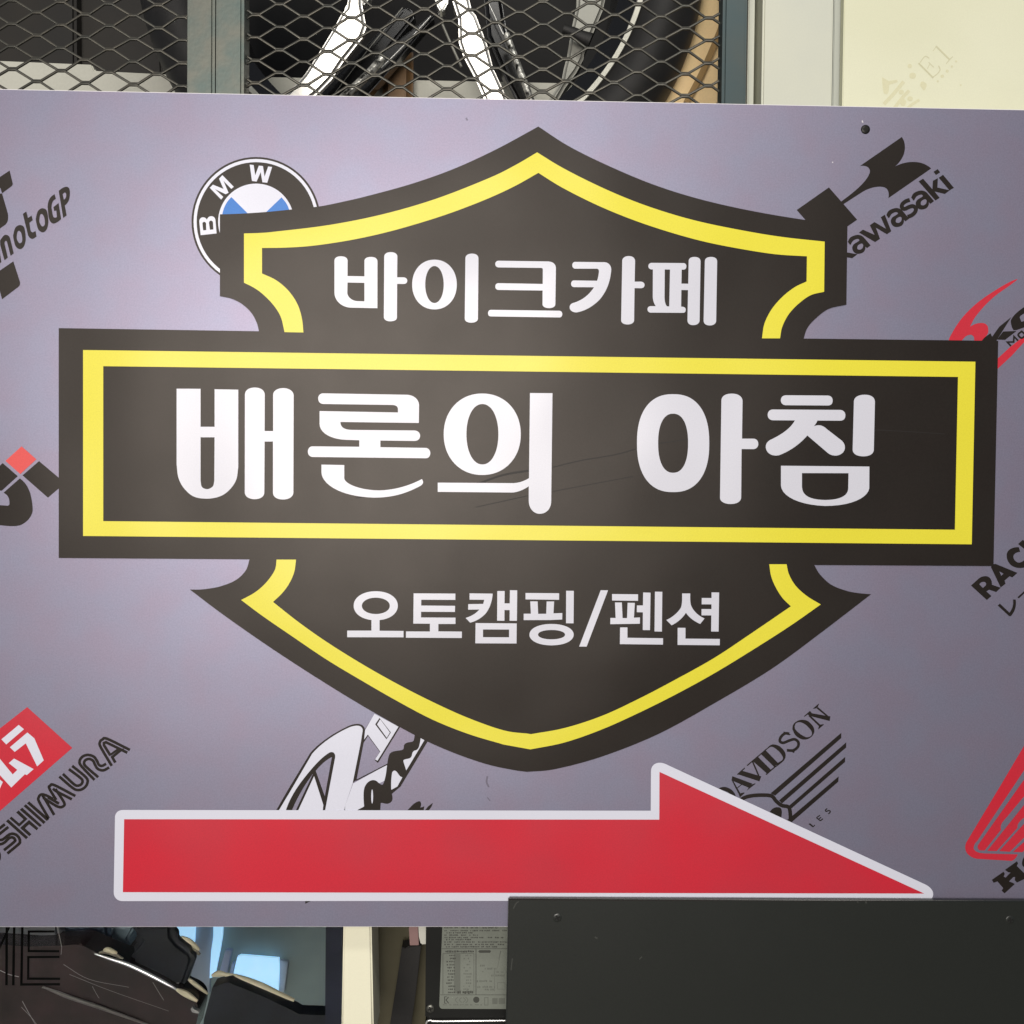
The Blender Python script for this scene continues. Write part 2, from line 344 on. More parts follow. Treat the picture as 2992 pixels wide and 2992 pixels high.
letter(["M 1180,136 L 1483,138 C 1508,140 1518,155 1518,174 C 1518,195 1508,210 1483,210 L 1180,208 C 1156,207 1143,192 1143,172 C 1143,152 1156,137 1180,136 Z",
        "M 1085,239 L 1573,242 C 1598,244 1610,260 1610,281 C 1610,304 1598,319 1573,320 L 1408,319 Q 1400,340 1382,360 C 1420,345 1450,355 1475,380 L 1585,465 C 1615,495 1612,530 1590,553 C 1560,580 1515,578 1485,555 L 1335,427 C 1280,490 1210,540 1130,570 C 1090,578 1055,565 1040,535 C 1025,500 1040,475 1065,460 C 1150,420 1215,375 1245,318 L 1085,317 C 1060,315 1048,298 1048,278 C 1048,257 1060,240 1085,239 Z",
        "M 1672,180 C 1673,150 1705,132 1750,132 C 1795,132 1824,150 1824,185 L 1816,530 C 1815,560 1785,578 1740,578 C 1695,578 1663,560 1663,530 Z",
        "M 1144,646 L 1784,652 L 1783,810 C 1770,880 1650,937 1462,937 C 1280,930 1150,870 1144,790 Z M 1296,699 L 1633,700 L 1631,815 C 1625,870 1560,893 1465,894 C 1365,892 1300,870 1296,800 Z"], 't5')
# lower line
letter(["E 759,450,415,273,2.1 E 761,452,263,154,2.05", "M 678,705 L 678,918 L 222,918 L 222,1042 L 1282,1044 L 1282,924 L 831,921 L 831,705 Z"], 'b1')
letter(["M F b1 1472,217 F b2 L 325,221 L 325,340 F b1 L 1616,337 L 1614,446 F b2 L 320,452 L 317,567 F b1 L 1612,563 L 1611,671 F b2 L 328,674 L 327,793 L 5,793 L 5,932 L 448,936 L 446,1057 F b1 L 1327,1051 L 1329,933 L 1778,935 L 1779,788 L 1466,786 Z"], 'b1')
letter(["M 593,217 L 1028,222 C 1020,340 985,480 900,590 C 820,680 720,740 603,768 L 518,680 C 620,650 710,600 777,521 L 566,524 L 567,420 L 850,415 L 869,338 L 593,336 Z",
        "M 1115,173 L 1253,173 L 1250,405 L 1349,406 L 1352,158 L 1489,160 L 1483,733 L 1346,732 L 1347,532 L 1249,531 L 1249,733 L 1111,731 Z",
        "M 706,776 L 1480,783 L 1476,1160 L 701,1157 Z M 846,896 L 1337,898 L 1336,1044 L 845,1042 Z"], 'b2')
letter(["M F b2 1646,210 F b3 L 475,215 L 474,338 F b2 L 1646,330 Z",
        "M F b2 1735,367 L 1873,369 F b3 L 80,603 L 232,601 L 240,370 L 380,370 L 368,594 L 535,587 L 532,709 L 300,719 F b2 L 1611,720 L 1612,600 L 1746,600 Z",
        "M F b3 607,168 L 751,170 L 746,781 L 604,779 Z", "F b3 E 332,994,416,201,2.1 E 332,994,254,88,2.1"], 'b3')
letter(["M 1257,158 L 1395,160 L 992,1219 L 852,1218 Z"], 'b3')
letter(["M F b3 1470,230 F b4 L 221,235 L 220,357 F b3 L 1472,351 Z",
        "M F b3 1526,389 L 1655,389 L 1668,682 L 1753,683 L 1764,394 F b4 L 160,396 L 143,676 L 257,670 L 255,788 F b3 L 1437,797 L 1440,679 L 1538,681 Z",
        "M F b4 317,201 L 456,205 L 445,909 L 310,907 L 312,574 L 198,571 L 199,445 L 314,444 Z", "M F b4 539,185 L 677,188 L 669,936 L 531,934 Z",
        "M F b3 1622,858 L 1760,858 L 1760,1053 F b4 L 691,1062 L 690,1181 F b3 L 1618,1172 Z"], 'b4')
letter(["M 1050,219 L 1203,219 C 1200,330 1200,400 1225,460 C 1270,560 1360,640 1472,690 L 1390,792 C 1290,750 1190,680 1122,583 C 1060,680 960,770 852,817 L 753,718 C 850,680 960,590 1020,500 C 1050,440 1052,370 1050,219 Z",
        "M 1604,199 L 1746,200 L 1736,936 L 1596,934 L 1600,631 L 1415,631 L 1416,512 L 1603,513 L 1603,424 L 1418,423 L 1420,304 L 1604,305 Z",
        "M 967,865 L 1113,866 L 1113,1069 L 1760,1075 L 1758,1194 L 965,1187 Z"], 'b4')
# arrow
arrow = art('arrow', sign, m_white, Y_SH, ["M F al 58,300 C 60,280 75,268 98,268 F ar L 103,283 L 104,92 C 104,64 122,48 146,48 C 162,48 175,53 188,60 L 1450,645 C 1475,658 1487,675 1487,692 C 1487,712 1472,724 1455,724 F al L 95,697 C 68,697 52,680 52,655 Z"])
art('arrow_fill', arrow, m_red, Y_TOP, ["M F al 101,312 F ar L 145,327 146,93 1443,689 F al L 95,655 Z"])

# ---- sponsor logos under the shield
def logo(label, m, pieces, frame, y=Y_LOGO): return art('logo', sign, m, y, pieces, frame, label=label)
def sub(name, parent, m, pieces, frame, y=Y_LOGO - 0.00012, shift=(0, 0)): return art(name, parent, m, y, pieces, frame, shift=shift)
# roundel
L = logo('round badge with black ring and blue and white quarters', m_ink, ["E 958,956,868,870"], 'bm')
sub('white_ring', L, m_white, ["E 958,956,840,843 E 958,956,799,801"], 'bm')
sub('quarter', L, m_white, ["E 958,956,510,512"], 'bm')
sub('quarter', L, m_blue, ["M 958,956 S 622,627 Z".replace('S', 'L') if False else "M 958,956 L 625,624 S 570,690 530,765 505,850 490,956 505,1060 570,1220 625,1288 Z"], 'bm', Y_LOGO - 0.00024)
sub('quarter', L, m_blue, ["M 958,956 L 1300,628 S 1355,695 1390,760 1415,850 1428,956 1412,1060 1350,1220 1290,1288 Z"], 'bm', Y_LOGO - 0.00024)
sub('letter', L, m_white, ["M 872,188 L 925,194 L 946,332 L 995,202 L 1050,208 L 1072,350 L 1120,214 L 1173,220 L 1108,432 L 1043,425 L 1020,290 L 965,416 L 903,408 Z"], 'bm')
sub('letter', L, m_white, ["M 505,330 L 658,487 L 625,515 L 520,408 L 588,566 L 550,587 L 405,518 L 517,622 L 488,658 L 335,500 L 378,458 L 520,515 L 460,378 Z"], 'bm')
sub('letter', L, m_white, ["M 213,1137 L 195,960 C 192,920 215,895 250,897 C 275,900 290,915 297,930 C 305,900 330,880 360,882 C 395,885 410,910 413,945 L 427,1113 Z M 247,1072 L 237,985 C 236,965 250,957 262,958 C 276,960 285,970 286,985 L 288,1068 Z M 338,1065 L 325,975 C 325,950 340,940 355,942 C 370,944 378,955 379,970 L 384,1060 Z"], 'bm')
# river mark
L = logo('black river shaped mark on a square at upper right', m_ink, ["M 636,890 C 760,800 900,690 935,590 C 945,540 910,510 835,517 L 1270,215 C 1310,270 1310,340 1290,400 C 1270,450 1240,490 1200,523 C 1270,485 1350,470 1430,478 C 1490,485 1540,510 1577,545 L 1130,855 C 1140,800 1130,760 1090,742 C 1020,720 920,750 850,795 L 661,917 Z"], 'kw')
sub('square', L, m_ink, ["M 172,978 L 508,742 L 803,1080 L 467,1316 Z"], 'kw')
sub('letter', L, m_ink, ["M 1627,103 L 1693,57 L 1864,262 L 1795,300 Z", "M F kw 1603,578 L 1645,551 L 1671,584 L 1628,612 Z"], 'kx')
sub('letter', L, m_ink, ["M 1312,160 L 1380,118 L 1527,285 L 1535,150 L 1612,110 L 1605,257 L 1800,300 L 1722,357 L 1560,318 L 1640,418 L 1575,460 Z"], 'kx')
LA = "M 1195,412 S 1225,355 1275,322 1350,303 1420,322 1470,372 L 1552,470 L 1495,512 L 1470,486 S 1468,530 1440,575 1390,597 1330,598 1285,565 1265,510 1285,455 1345,415 1380,390 S 1365,370 1330,370 1275,400 1240,458 L 1228,458 Z M 1342,515 S 1350,475 1385,448 1420,440 1437,465 1425,510 1390,535 1355,532 1342,515 Z"
for k, sh in enumerate(((0, 0), (-391, 275), (-995, 695))): sub('letter', L, m_ink, [LA], 'kx', Y_LOGO - 0.00012 - 0.00001 * k, sh)
sub('letter', L, m_ink, [ST("1172,450 1110,472 1058,515 1048,565 1090,592 1160,562 1220,548 1268,585 1252,645 1200,692 1140,716", 62, 'kx')], 'kx', Y_LOGO - 0.0002)
sub('letter', L, m_ink, ["M 375,962 L 437,917 L 622,1000 L 545,848 L 618,798 L 800,905 L 718,722 L 780,683 L 882,942 L 815,990 L 640,885 L 705,1062 L 628,1112 Z"], 'kx')
sub('letter', L, m_ink, ["M 120,1255 L 192,1275 L 352,1303 L 270,1365 L 190,1352 L 120,1330 Z"], 'kx')
# racing flag lettering, far left
L = logo('black racing logo with slanted flag blocks at upper left', m_ink, ["M -60,445 L 25,443 L 97,690 C 105,760 95,790 70,822 L -60,915 Z"], 'mg')
sub('flag_block', L, m_ink, ["M -60,280 L 117,160 L 155,318 C 156,335 150,345 142,352 L 24,440 L 4,372 L -60,415 Z"], 'mg')
sub('flag_block', L, m_ink, ["M -60,1428 L 163,1275 L 245,1530 C 247,1560 240,1575 220,1592 L 25,1740 L 0,1650 L -60,1450 Z"], 'mg')
sub('letter', L, m_ink, ["M 0,1018 S 45,960 80,950 115,975 140,1060 L 168,1178 L 130,1207 L 92,1060 C 85,1025 75,1015 62,1030 C 50,1045 55,1060 60,1080 L 95,1228 L 55,1262 L 2,1075 Z", "M -40,1110 L -12,1130 L 16,1285 L -20,1310 Z"], 'mg')
LO = "M 160,960 S 185,868 235,830 290,850 310,930 313,1020 290,1095 245,1125 195,1095 170,1020 160,960 Z M 203,975 S 212,918 232,900 258,925 272,985 268,1035 243,1053 222,1035 206,1000 203,975 Z"
sub('letter', L, m_ink, [LO], 'mg'); sub('letter', L, m_ink, [LO], 'mg', shift=(278, -206))
sub('letter', L, m_ink, ["M 280,692 L 322,663 L 343,743 L 387,713 L 401,770 L 360,802 L 372,885 C 378,910 390,918 403,920 L 435,903 L 448,970 C 430,985 410,998 395,1000 C 365,995 345,970 338,930 Z"], 'mg')
sub('letter', L, m_ink, ["M 670,450 L 685,510 C 650,520 630,560 632,620 L 645,700 C 652,735 665,745 690,735 L 698,730 L 690,650 L 665,658 L 655,610 L 718,560 L 750,755 C 720,785 690,805 660,812 C 625,812 605,780 595,720 L 585,620 C 582,560 600,500 640,470 Z"], 'mg')
sub('letter', L, m_ink, ["M 720,410 C 755,380 790,355 825,360 C 850,368 858,395 857,440 C 855,520 840,550 795,590 L 817,712 L 775,742 Z M 768,450 L 783,517 C 800,510 813,490 812,460 C 810,435 800,425 790,432 Z"], 'mg')
# dark lettering with red dot, left of the band
L = logo('dark rounded lettering with a red square dot beside the band', m_ink, ["M 612,468 L 960,762 L 960,865 L 752,1043 L 353,692 Z", "M -60,590 L 42,500 L 278,705 L 28,932 L 0,930 L -60,980 Z",
    "M 55,965 L 310,740 C 400,800 440,880 470,960 C 500,1060 520,1200 510,1260 C 490,1350 430,1420 330,1470 C 250,1500 150,1490 0,1475 L -60,1475 L -60,1160 L 0,1160 L 120,1168 C 150,1160 150,1150 148,1100 C 140,1020 100,990 55,965 Z"], 'rd')
sub('dot', L, m_orange, ["M 338,237 L 570,440 L 318,672 L 85,465 Z"], 'rd')
# red block and inline lettering, lower left
L = logo('red tilted block with white katakana over inline black lettering', m_red, ["M -60,375 L 295,97 L 785,540 L 10,1215 L -60,1275 Z"], 'ys')
sub('letter', L, m_white, ["M 15,447 L 203,290 L 260,337 L 68,502 Z", "M 107,533 L 297,372 L 372,435 L 475,675 L 403,740 L 280,490 L 160,583 Z"], 'ys')
sub('letter', L, m_white, ["M -60,590 L 0,660 L 138,828 L 188,778 L 95,705 L 152,655 L 365,770 L 290,835 L 270,825 L 122,970 L -60,770 Z"], 'ys')
sub('letter', L, m_white, ["M -60,860 L 0,885 L 30,910 L 0,978 L -60,990 Z"], 'ys')
def ink(p, fr, y=Y_LOGO): return sub('letter', L, m_ink, p, fr, y)
wl = 30
ink([ST("1213,735 1095,535 1083,480 1112,448 1165,442 1410,562", wl, 'ys'), ST("1198,622 1128,510 1128,487 1150,478 1382,592", wl, 'ys', False), ST("1195,618 1300,540", wl*.8, 'ys'), ST("1252,700 1218,640 1308,566 1345,560", wl, 'ys', False)], 'ys')
ink([ST("1026,888 885,740 864,685 895,635 955,616 1018,636 1052,680 1072,722 1105,735 1152,713", wl, 'ys'), ST("1185,752 1120,784 1062,768 1032,725 1012,682 970,660 928,672 912,708 938,748 1066,858", wl, 'ys')], 'ys')
ink([ST("643,850 785,972 850,998 908,978 946,928 935,862 783,735", wl, 'ys'), ST("682,822 800,932 845,950 884,932 895,898 872,865 747,770", wl, 'ys')], 'ys')
ink([ST("528,1305 425,1125 420,1075 450,1045 505,1057 575,1095", wl, 'ys'), ST("588,1268 480,1085 462,1078", wl, 'ys'), ST("470,1080 560,1140 640,1182 688,1172 694,1130 600,985", wl, 'ys'), ST("610,1105 535,980 545,950 590,944 818,1062", wl, 'ys'), ST("780,1098 610,1010 575,980", wl, 'ys'), ST("520,1075 640,1145", wl, 'ys')], 'ys')
ink(["M 585,350 L 632,308 L 1070,690 L 1015,735 Z", "M 512,412 L 560,370 L 992,755 L 945,800 Z"], 'yz')
ink(["M 428,490 L 480,445 L 908,828 L 865,868 Z", "M 128,740 L 178,697 L 610,1085 L 565,1130 Z", "M 205,680 L 245,638 L 415,785 L 510,697 L 350,550 L 402,505 L 598,690 L 415,860 Z", "M 435,885 L 630,712 L 832,890 L 795,938 L 632,805 L 540,890 L 683,1023 L 635,1065 Z"], 'yz')
ink([ST("160,1440 400,1240 432,1180 415,1105 350,1035 260,1012 180,1042 50,1140 -60,1140", 62, 'yz'), ST("85,1370 305,1190 325,1145 300,1105 245,1090 190,1112 110,1190 30,1235 -60,1238", 62, 'yz'), ST("105,805 -60,935", 62, 'yz'), ST("180,865 -60,1055", 62, 'yz')], 'yz')
ink(["M -60,1400 L 0,1410 C 25,1450 25,1560 0,1595 L -60,1600 Z"], 'yz')
# serif lettering with eagle wing bars, right of the arrow tip
L = logo('grey black serif lettering over striped wing beside arrow', m_ink, ["M 805,1168 L 1672,425 L 1672,490 L 862,1195 Z", "M 908,1255 L 1733,542 L 1732,605 L 945,1292 Z", "M 1020,1330 L 1720,720 L 1718,783 L 1055,1358 Z", "M 1070,1445 L 1640,960 L 1636,1025 L 1060,1525 L 1000,1500 Z",
    ST("380,1290 470,1228 560,1200 690,1190 815,1200 870,1260 940,1316 1022,1335 1045,1400 1050,1520", 46, 'dv'), "M 780,1430 C 810,1350 860,1330 910,1340 C 950,1350 950,1390 930,1500 Z"], 'dv')
def ink2(*p): return sub('letter', L, m_ink, list(p), 'dv', Y_LOGO)
ink2("M 1250,195 L 1290,158 L 1312,185 L 1500,218 L 1538,222 L 1530,280 L 1290,220 Z", "M 1213,222 L 1287,157 L 1300,172 L 1240,215 L 1220,228 Z", "M 1268,218 L 1285,205 L 1415,325 L 1400,345 Z", "M 1388,385 L 1460,325 L 1455,318 L 1410,325 L 1395,350 Z", "M 1370,125 L 1385,108 L 1510,215 L 1495,228 Z", "M 1322,130 L 1397,65 L 1398,75 L 1382,110 L 1365,125 Z")
ink2("M 1072,380 S 1080,330 1115,290 1180,265 1260,280 1325,345 1342,410 1310,470 1250,505 1180,502 1110,455 1072,380 Z M 1100,345 S 1120,305 1175,297 1240,330 1300,395 1312,440 1290,470 1240,478 1170,440 1110,385 1100,345 Z")
ink2(ST("1035,438 985,432 935,472 918,525 960,548 1040,518 1100,505 1145,540 1140,595 1085,640 1005,640", 34, 'dv'), "M 962,410 L 975,412 L 1053,445 L 1040,455 L 970,445 Z", "M 990,628 L 1070,650 L 1100,652 L 1092,675 L 1075,665 Z")
ink2("M 690,690 L 745,640 L 895,795 L 850,845 Z", "M 745,632 S 800,578 850,568 915,590 970,645 990,700 975,755 930,800 868,848 L 880,800 S 925,775 950,755 955,725 920,668 860,615 810,597 762,627 Z")
ink2("M 590,775 L 650,720 L 810,880 L 760,925 Z", ST("748,938 872,832", 15, 'dv'), ST("516,828 762,620", 14, 'dv'))
ink2("M 405,935 L 455,890 L 690,960 L 668,1022 L 640,1012 Z", "M 390,935 L 485,850 L 492,862 L 405,942 Z", "M 575,780 L 592,772 L 672,960 L 650,955 Z")
ink2("M 325,1008 L 335,957 L 580,1048 L 538,1100 Z", "M 512,1135 L 620,1052 L 615,1044 L 570,1060 L 540,1090 Z", "M 326,1005 L 345,1010 L 432,1165 L 414,1180 Z", "M 428,1218 L 487,1165 L 480,1157 L 440,1165 L 415,1175 L 420,1200 Z", ST("392,1105 458,1052", 11, 'dv'))
ink2("M 140,1130 S 175,1103 220,1090 270,1095 330,1128 370,1180 385,1235 L 330,1210 S 295,1165 250,1140 195,1128 165,1140 Z")
sub('letter', L, m_ink, ["M 1270,1545 L 1290,1535 L 1330,1570 L 1345,1552 L 1352,1562 L 1325,1587 Z"], 'dv')
sub('letter', L, m_ink, [ST('1368,1468 1418,1506', 13, 'dv', False), ST('1368,1468 1412,1436', 13, 'dv', False), ST('1392,1486 1426,1461', 12, 'dv', False), ST('1416,1505 1448,1479', 13, 'dv', False)], 'dv')
sub('letter', L, m_ink, [ST("1500,1353 1478,1375 1488,1390 1515,1380 1537,1387 1530,1407 1513,1420", 14, 'dv')], 'dv')
# red wing, lower right
L = logo('red feathered wing emblem above slab serif letters at right edge', m_red, ["M 870,-10 L 550,530 L 165,1170 C 145,1230 160,1280 200,1310 C 230,1335 260,1345 300,1350 L 680,1372 C 715,1360 735,1330 748,1300 L 400,1290 C 310,1290 260,1270 250,1230 C 255,1190 265,1170 290,1150 L 870,275 Z"], 'hd')
sub('feather', L, m_red, ["M 870,385 L 300,1195 C 290,1225 300,1250 330,1255 L 375,1255 L 560,1020 C 550,990 560,950 590,920 L 870,585 Z"], 'hd')
sub('feather', L, m_red, ["M 870,680 L 405,1260 L 510,1262 L 745,1000 C 740,960 760,920 870,850 Z"], 'hd')
sub('feather', L, m_red, ["M 870,900 L 540,1262 L 660,1270 L 870,1060 Z"], 'hd'); sub('feather', L, m_red, ["M 870,1115 L 695,1272 L 800,1275 L 870,1210 Z"], 'hd')
sub('letter', L, m_ink, ["M 457,1587 L 590,1495 L 602,1520 L 590,1550 L 612,1562 L 668,1505 L 640,1500 L 605,1475 L 740,1378 L 752,1400 L 738,1430 L 840,1530 L 840,1570 L 740,1618 L 715,1590 L 720,1555 L 700,1555 L 650,1605 L 690,1620 L 715,1635 L 600,1740 L 568,1710 L 585,1680 L 520,1605 L 478,1620 Z"], 'hd')
sub('letter', L, m_ink, ["M 880,1270 C 810,1320 790,1380 800,1420 C 810,1440 825,1450 880,1460 Z"], 'hd')
# red flame figure, right above the band
L = logo('red flame shaped mark with black slanted letters above band corner', m_red, ["M 180,1330 S 220,1225 340,1020 480,840 660,665 850,520 1100,360 1290,255 1410,210 L 1390,235 S 1250,340 1050,480 890,620 760,760 650,900 570,1050 S 680,1000 800,990 870,1030 890,1100 880,1180 800,1275 760,1330 L 645,1330 S 640,1245 610,1205 570,1195 500,1220 440,1280 400,1330 Z",
    "M 1030,1640 L 1280,1410 L 1460,1270 L 1600,1180 L 1600,1250 C 1480,1370 1400,1460 1300,1570 L 1030,1820 Z"], 'ks')
sub('letter', L, m_ink, ["M 760,1330 C 790,1280 810,1255 850,1225 L 930,1170 L 960,1230 L 1085,1055 C 1150,1000 1230,940 1300,880 L 1140,1135 L 1040,1290 L 1045,1330 Z", "M 1045,1280 L 1155,1138 L 1390,1128 L 1190,1285 Z"], 'ks')
sub('letter', L, m_ink, ["M 1600,660 C 1430,760 1330,850 1290,940 C 1285,1000 1310,1080 1340,1115 L 1390,1112 L 1600,1040 L 1600,930 L 1475,968 L 1445,890 C 1450,860 1490,830 1600,790 Z"], 'ks')
sub('letter', L, m_ink, [ST("1292,1395 1228,1325 1340,1322 1345,1225 1418,1300", 30, 'ks', False)], 'ks')
sub('letter', L, m_ink, [ST("1480,1135 1540,1195 1480,1255 1420,1195", 32, 'ks', True, True)], 'ks')
# racing lettering right of the band
L = logo('bold black capital letters running up at right below band', m_ink, ["M 345,1032 L 480,910 C 540,860 620,850 670,890 C 710,925 715,970 715,1018 L 870,1070 L 790,1147 L 665,1105 L 617,1135 L 707,1217 L 625,1287 Z M 492,1010 C 520,970 550,960 590,970 C 615,985 620,1010 605,1030 L 557,1075 Z"], 'rc')
sub('letter', L, m_ink, ["M 700,710 C 700,680 730,650 780,650 L 1165,808 L 1075,888 L 1025,868 L 937,945 L 955,1000 L 870,1065 Z M 843,780 L 920,822 L 880,860 Z"], 'rc')
sub('letter', L, m_ink, ["M 1190,355 L 1213,438 C 1160,440 1110,460 1093,510 C 1090,570 1130,620 1190,628 C 1240,625 1270,600 1340,540 L 1340,700 C 1220,740 1120,725 1050,670 C 990,610 965,540 980,460 C 1010,380 1100,350 1190,355 Z"], 'rc')
sub('letter', L, m_ink, ["M 1178,298 L 1260,225 L 1340,290 L 1340,430 Z"], 'rc')
sub('letter', L, m_ink, ["M 818,1385 L 855,1350 L 1025,1510 C 1080,1440 1100,1360 1087,1278 L 1133,1278 C 1150,1380 1130,1480 1050,1570 L 1020,1572 Z"], 'rc')
sub('letter', L, m_ink, ["M 1165,1238 L 1340,1080 L 1340,1120 L 1190,1258 Z"], 'rc')
# script logo above the arrow
L = logo('white outlined script logo above the arrow, partly covered', m_ink, ["M 90,1160 L 240,900 L 470,520 C 570,400 750,290 890,225 C 980,190 1040,200 1062,255 L 1065,330 L 1045,435 L 972,815 L 925,850 L 848,1095 L 840,1160 Z"], 'sg')
Y1, Y2, Y3, Y4 = (Y_LOGO - 0.00012 * k for k in (1, 2, 3, 4))
sub('outline', L, m_white, ["M 120,1160 L 275,900 L 490,530 C 590,410 760,300 900,240 C 970,215 1030,215 1040,270 L 1020,400 L 930,850 L 850,1090 L 845,1160 Z"], 'sg', Y1)
sub('outline', L, m_ink, ["M 200,1160 C 240,1020 330,880 430,760 C 510,660 600,560 680,515 C 720,500 745,525 740,570 L 628,1160 Z"], 'sg', Y2)
sub('outline', L, m_face, ["M 705,565 L 628,990 L 530,715 C 580,650 650,590 705,565 Z", "M 265,1160 C 320,1020 400,880 500,745 L 305,1160 Z"], 'sg', Y3)
sub('outline', L, m_white, ["M 332,1160 L 512,772 L 612,1085 L 605,1160 Z"], 'sg', Y3)
sub('letter', L, m_ink, ["M 1165,103 L 1222,130 L 1445,240 L 1205,630 L 1170,598 L 1225,508 L 1097,335 L 1050,410 L 1060,270 Z"], 'sg', Y_LOGO)
sub('letter', L, m_white, ["M 1168,95 L 1428,235 L 1200,605 L 1175,590 L 1230,505 L 1095,320 L 1055,375 L 1065,272 Z"], 'sg', Y1)
sub('letter', L, m_ink, ["M 1222,140 L 1345,298 L 1298,372 L 1175,210 Z"], 'sg', Y2)
sub('letter', L, m_white, ["M 1230,155 L 1335,298 L 1300,355 L 1195,210 Z"], 'sg', Y3)
sub('letter', L, m_white, ["M 835,1160 L 850,1090 L 935,852 L 1305,648 L 1330,800 L 1100,900 L 1060,1095 L 985,1160 Z", "M 1640,340 L 1715,370 L 1510,715 L 1470,600 Z"], 'sg', Y1)
sub('letter', L, m_ink, ["M 1610,310 L 1668,360 C 1655,470 1640,490 1600,495 C 1560,520 1590,560 1545,580 C 1500,590 1475,590 1482,615 L 1512,710 L 1712,380 L 1748,390 L 1450,885 L 1355,965 C 1370,1010 1365,1050 1330,1065 C 1290,1085 1255,1055 1235,1065 L 1228,1160 L 1060,1160 C 1050,1050 1040,950 1060,890 C 1090,820 1150,800 1190,825 C 1220,850 1235,870 1255,865 C 1270,850 1280,800 1290,760 C 1300,700 1310,560 1335,525 C 1370,490 1440,500 1475,485 C 1495,460 1475,440 1500,420 C 1530,395 1580,410 1592,385 C 1600,365 1598,345 1610,310 Z",
    "M 985,1160 L 985,1138 L 1062,1098 L 1075,1160 Z", ST("968,818 1310,642", 12, 'sg')], 'sg', Y2)
sub('letter', L, m_white, ["M 1350,920 C 1345,850 1350,780 1360,730 C 1380,700 1400,710 1420,740 C 1440,770 1450,780 1470,785 L 1415,885 Z", "E 1142,993,10,76"], 'sg', Y3)
sub('letter', L, m_ink, ["M 1520,1150 C 1570,1090 1620,1040 1660,1045 C 1680,1060 1675,1090 1665,1115 L 1708,1100 L 1700,1150 Z", "M 1710,1150 L 1750,1100 L 1800,1062 C 1795,1100 1770,1130 1745,1155 Z"], 'sg', Y_LOGO)
sub('letter', L, m_ink, ["M 1352,90 L 1500,90 L 1420,135 L 1352,168 Z"], 'tr', Y_LOGO)
# fine darker lines across the black band
m_line = mat('dark_line', lin(30, 25, 22), rough=0.5, spec=0.35)
for q_ in [ST("1040,1455 1180,1435", 3.0), ST("1400,1412 1470,1388 1545,1375", 6, 'px'), ST("1612,1366 1700,1345 1790,1330 1858,1312", 3.2), ST("1924,1296 2008,1284", 3.2), ST("2170,1266 2270,1258", 3.0), ST("2485,1254 2600,1258 2760,1268", 3.0), ST("1390,1482 1545,1448", 2.6), ST("1615,1436 1850,1392", 2.4)]:
    art('fine_line', shield, m_line, Y_SH - 0.00012, [q_])
# screw in the board
def screw(parent, px, py, r, y, ang, head=m_screw, h=0.0012):
    c = W(px, py, y); M = Mesh()
    M.lathe((c.x, c.z), [(0.0001, y - h), (r * .5, y - h), (r * .82, y - h * .8), (r * .97, y - h * .3), (r, y + 0.0004)], 40)
    s = M.build('screw', head, parent, smooth=True)
    X = Mesh(); ca, sa = math.cos(ang), math.sin(ang); a, bq = r * .6, r * .15
    pts = [(a, bq), (bq, bq), (bq, a), (-bq, a), (-bq, bq), (-a, bq), (-a, -bq), (-bq, -bq), (-bq, -a), (bq, -a), (bq, -bq), (a, -bq)]
    v = [(c.x + p * ca - q * sa, y - h - 0.00005, c.z + p * sa + q * ca) for p, q in pts] + [(c.x + .5*(p * ca - q * sa), y - h + 0.0006, c.z + .5*(p * sa + q * ca)) for p, q in pts]
    X.add(v, [tuple(range(12))]); X.build('cross_recess', m_hole, s)
    return s
screw(sign, 2528.8, 378.3, W(2528.8+13.5, 378).x - W(2528.8, 378).x, -0.0002, 0.1)

# ------------------------------------------------------------------ black steel panel overlapping the sign's lower edge
pan = thing('black_panel', 'matt black steel panel screwed on below the arrow', 'panel', W(2240, 2992, -0.008))
M = Mesh(); yp = -0.008
a = W(1485, 2626, yp); bq = W(2992, 2633, yp)
M.add([(a.x, yp, a.z), (bq.x + .2, yp, bq.z - 0.0006), (bq.x + .2, yp, -0.85), (a.x - 0.004, yp, -0.85), (a.x, -0.0018, a.z), (bq.x + .2, -0.0018, bq.z - 0.0006), (bq.x + .2, -0.0018, -0.85), (a.x - 0.004, -0.0018, -0.85)],
      [(0, 3, 2, 1), (4, 5, 6, 7), (0, 1, 5, 4), (1, 2, 6, 5), (2, 3, 7, 6), (3, 0, 4, 7)])
M.build('sheet', m_panel, pan, bevel=0.0012, smooth=True, seg=3)
rs = W(1642.5, 2681, yp).x - W(1628.5, 2681, yp).x
screw(pan, 1628.5, 2681.5, rs, yp + 0.0004, 0.45, m_panel, 0.0008); screw(pan, 2951, 2688, rs, yp + 0.0004, 0.2, m_panel, 0.0008)

m_scuff = mat('pale_scuff', lin(58, 60, 56), rough=0.6); m_chip = mat('white_chip', lin(214, 210, 216), rough=0.5)
for pts, wd in (("1500,2655 1508,2640 1516,2634", 3), ("1493,2835 1497,2800", 3), ("1738,2738 1746,2742", 4), ("1868,2803 1876,2795", 3), ("2505,2632 2507,2638", 3), ("2530,2633 2531,2640", 4)):
    art('scuff', pan, m_scuff, yp - 0.0001, [ST(pts, wd)], th=0.00008)
art('chip', sign, m_chip, Y_LOGO, ["M 850,45 L 862,42 L 868,68 L 856,64 Z"], 'kw'); art('chip', sign, m_chip, Y_LOGO, ["E 547,480,6,7"], 'kw')
m_smud = mat('dark_smudge', lin(112, 108, 124), rough=0.5, metal=0.5)
for pts, wd in (("1424,2268 1422,2285 1428,2300", 5), ("1362,344 1366,352", 5), ("1432,2340 1424,2330", 3)):
    art('smudge', sign, m_smud, Y_LOGO, [ST(pts, wd)])
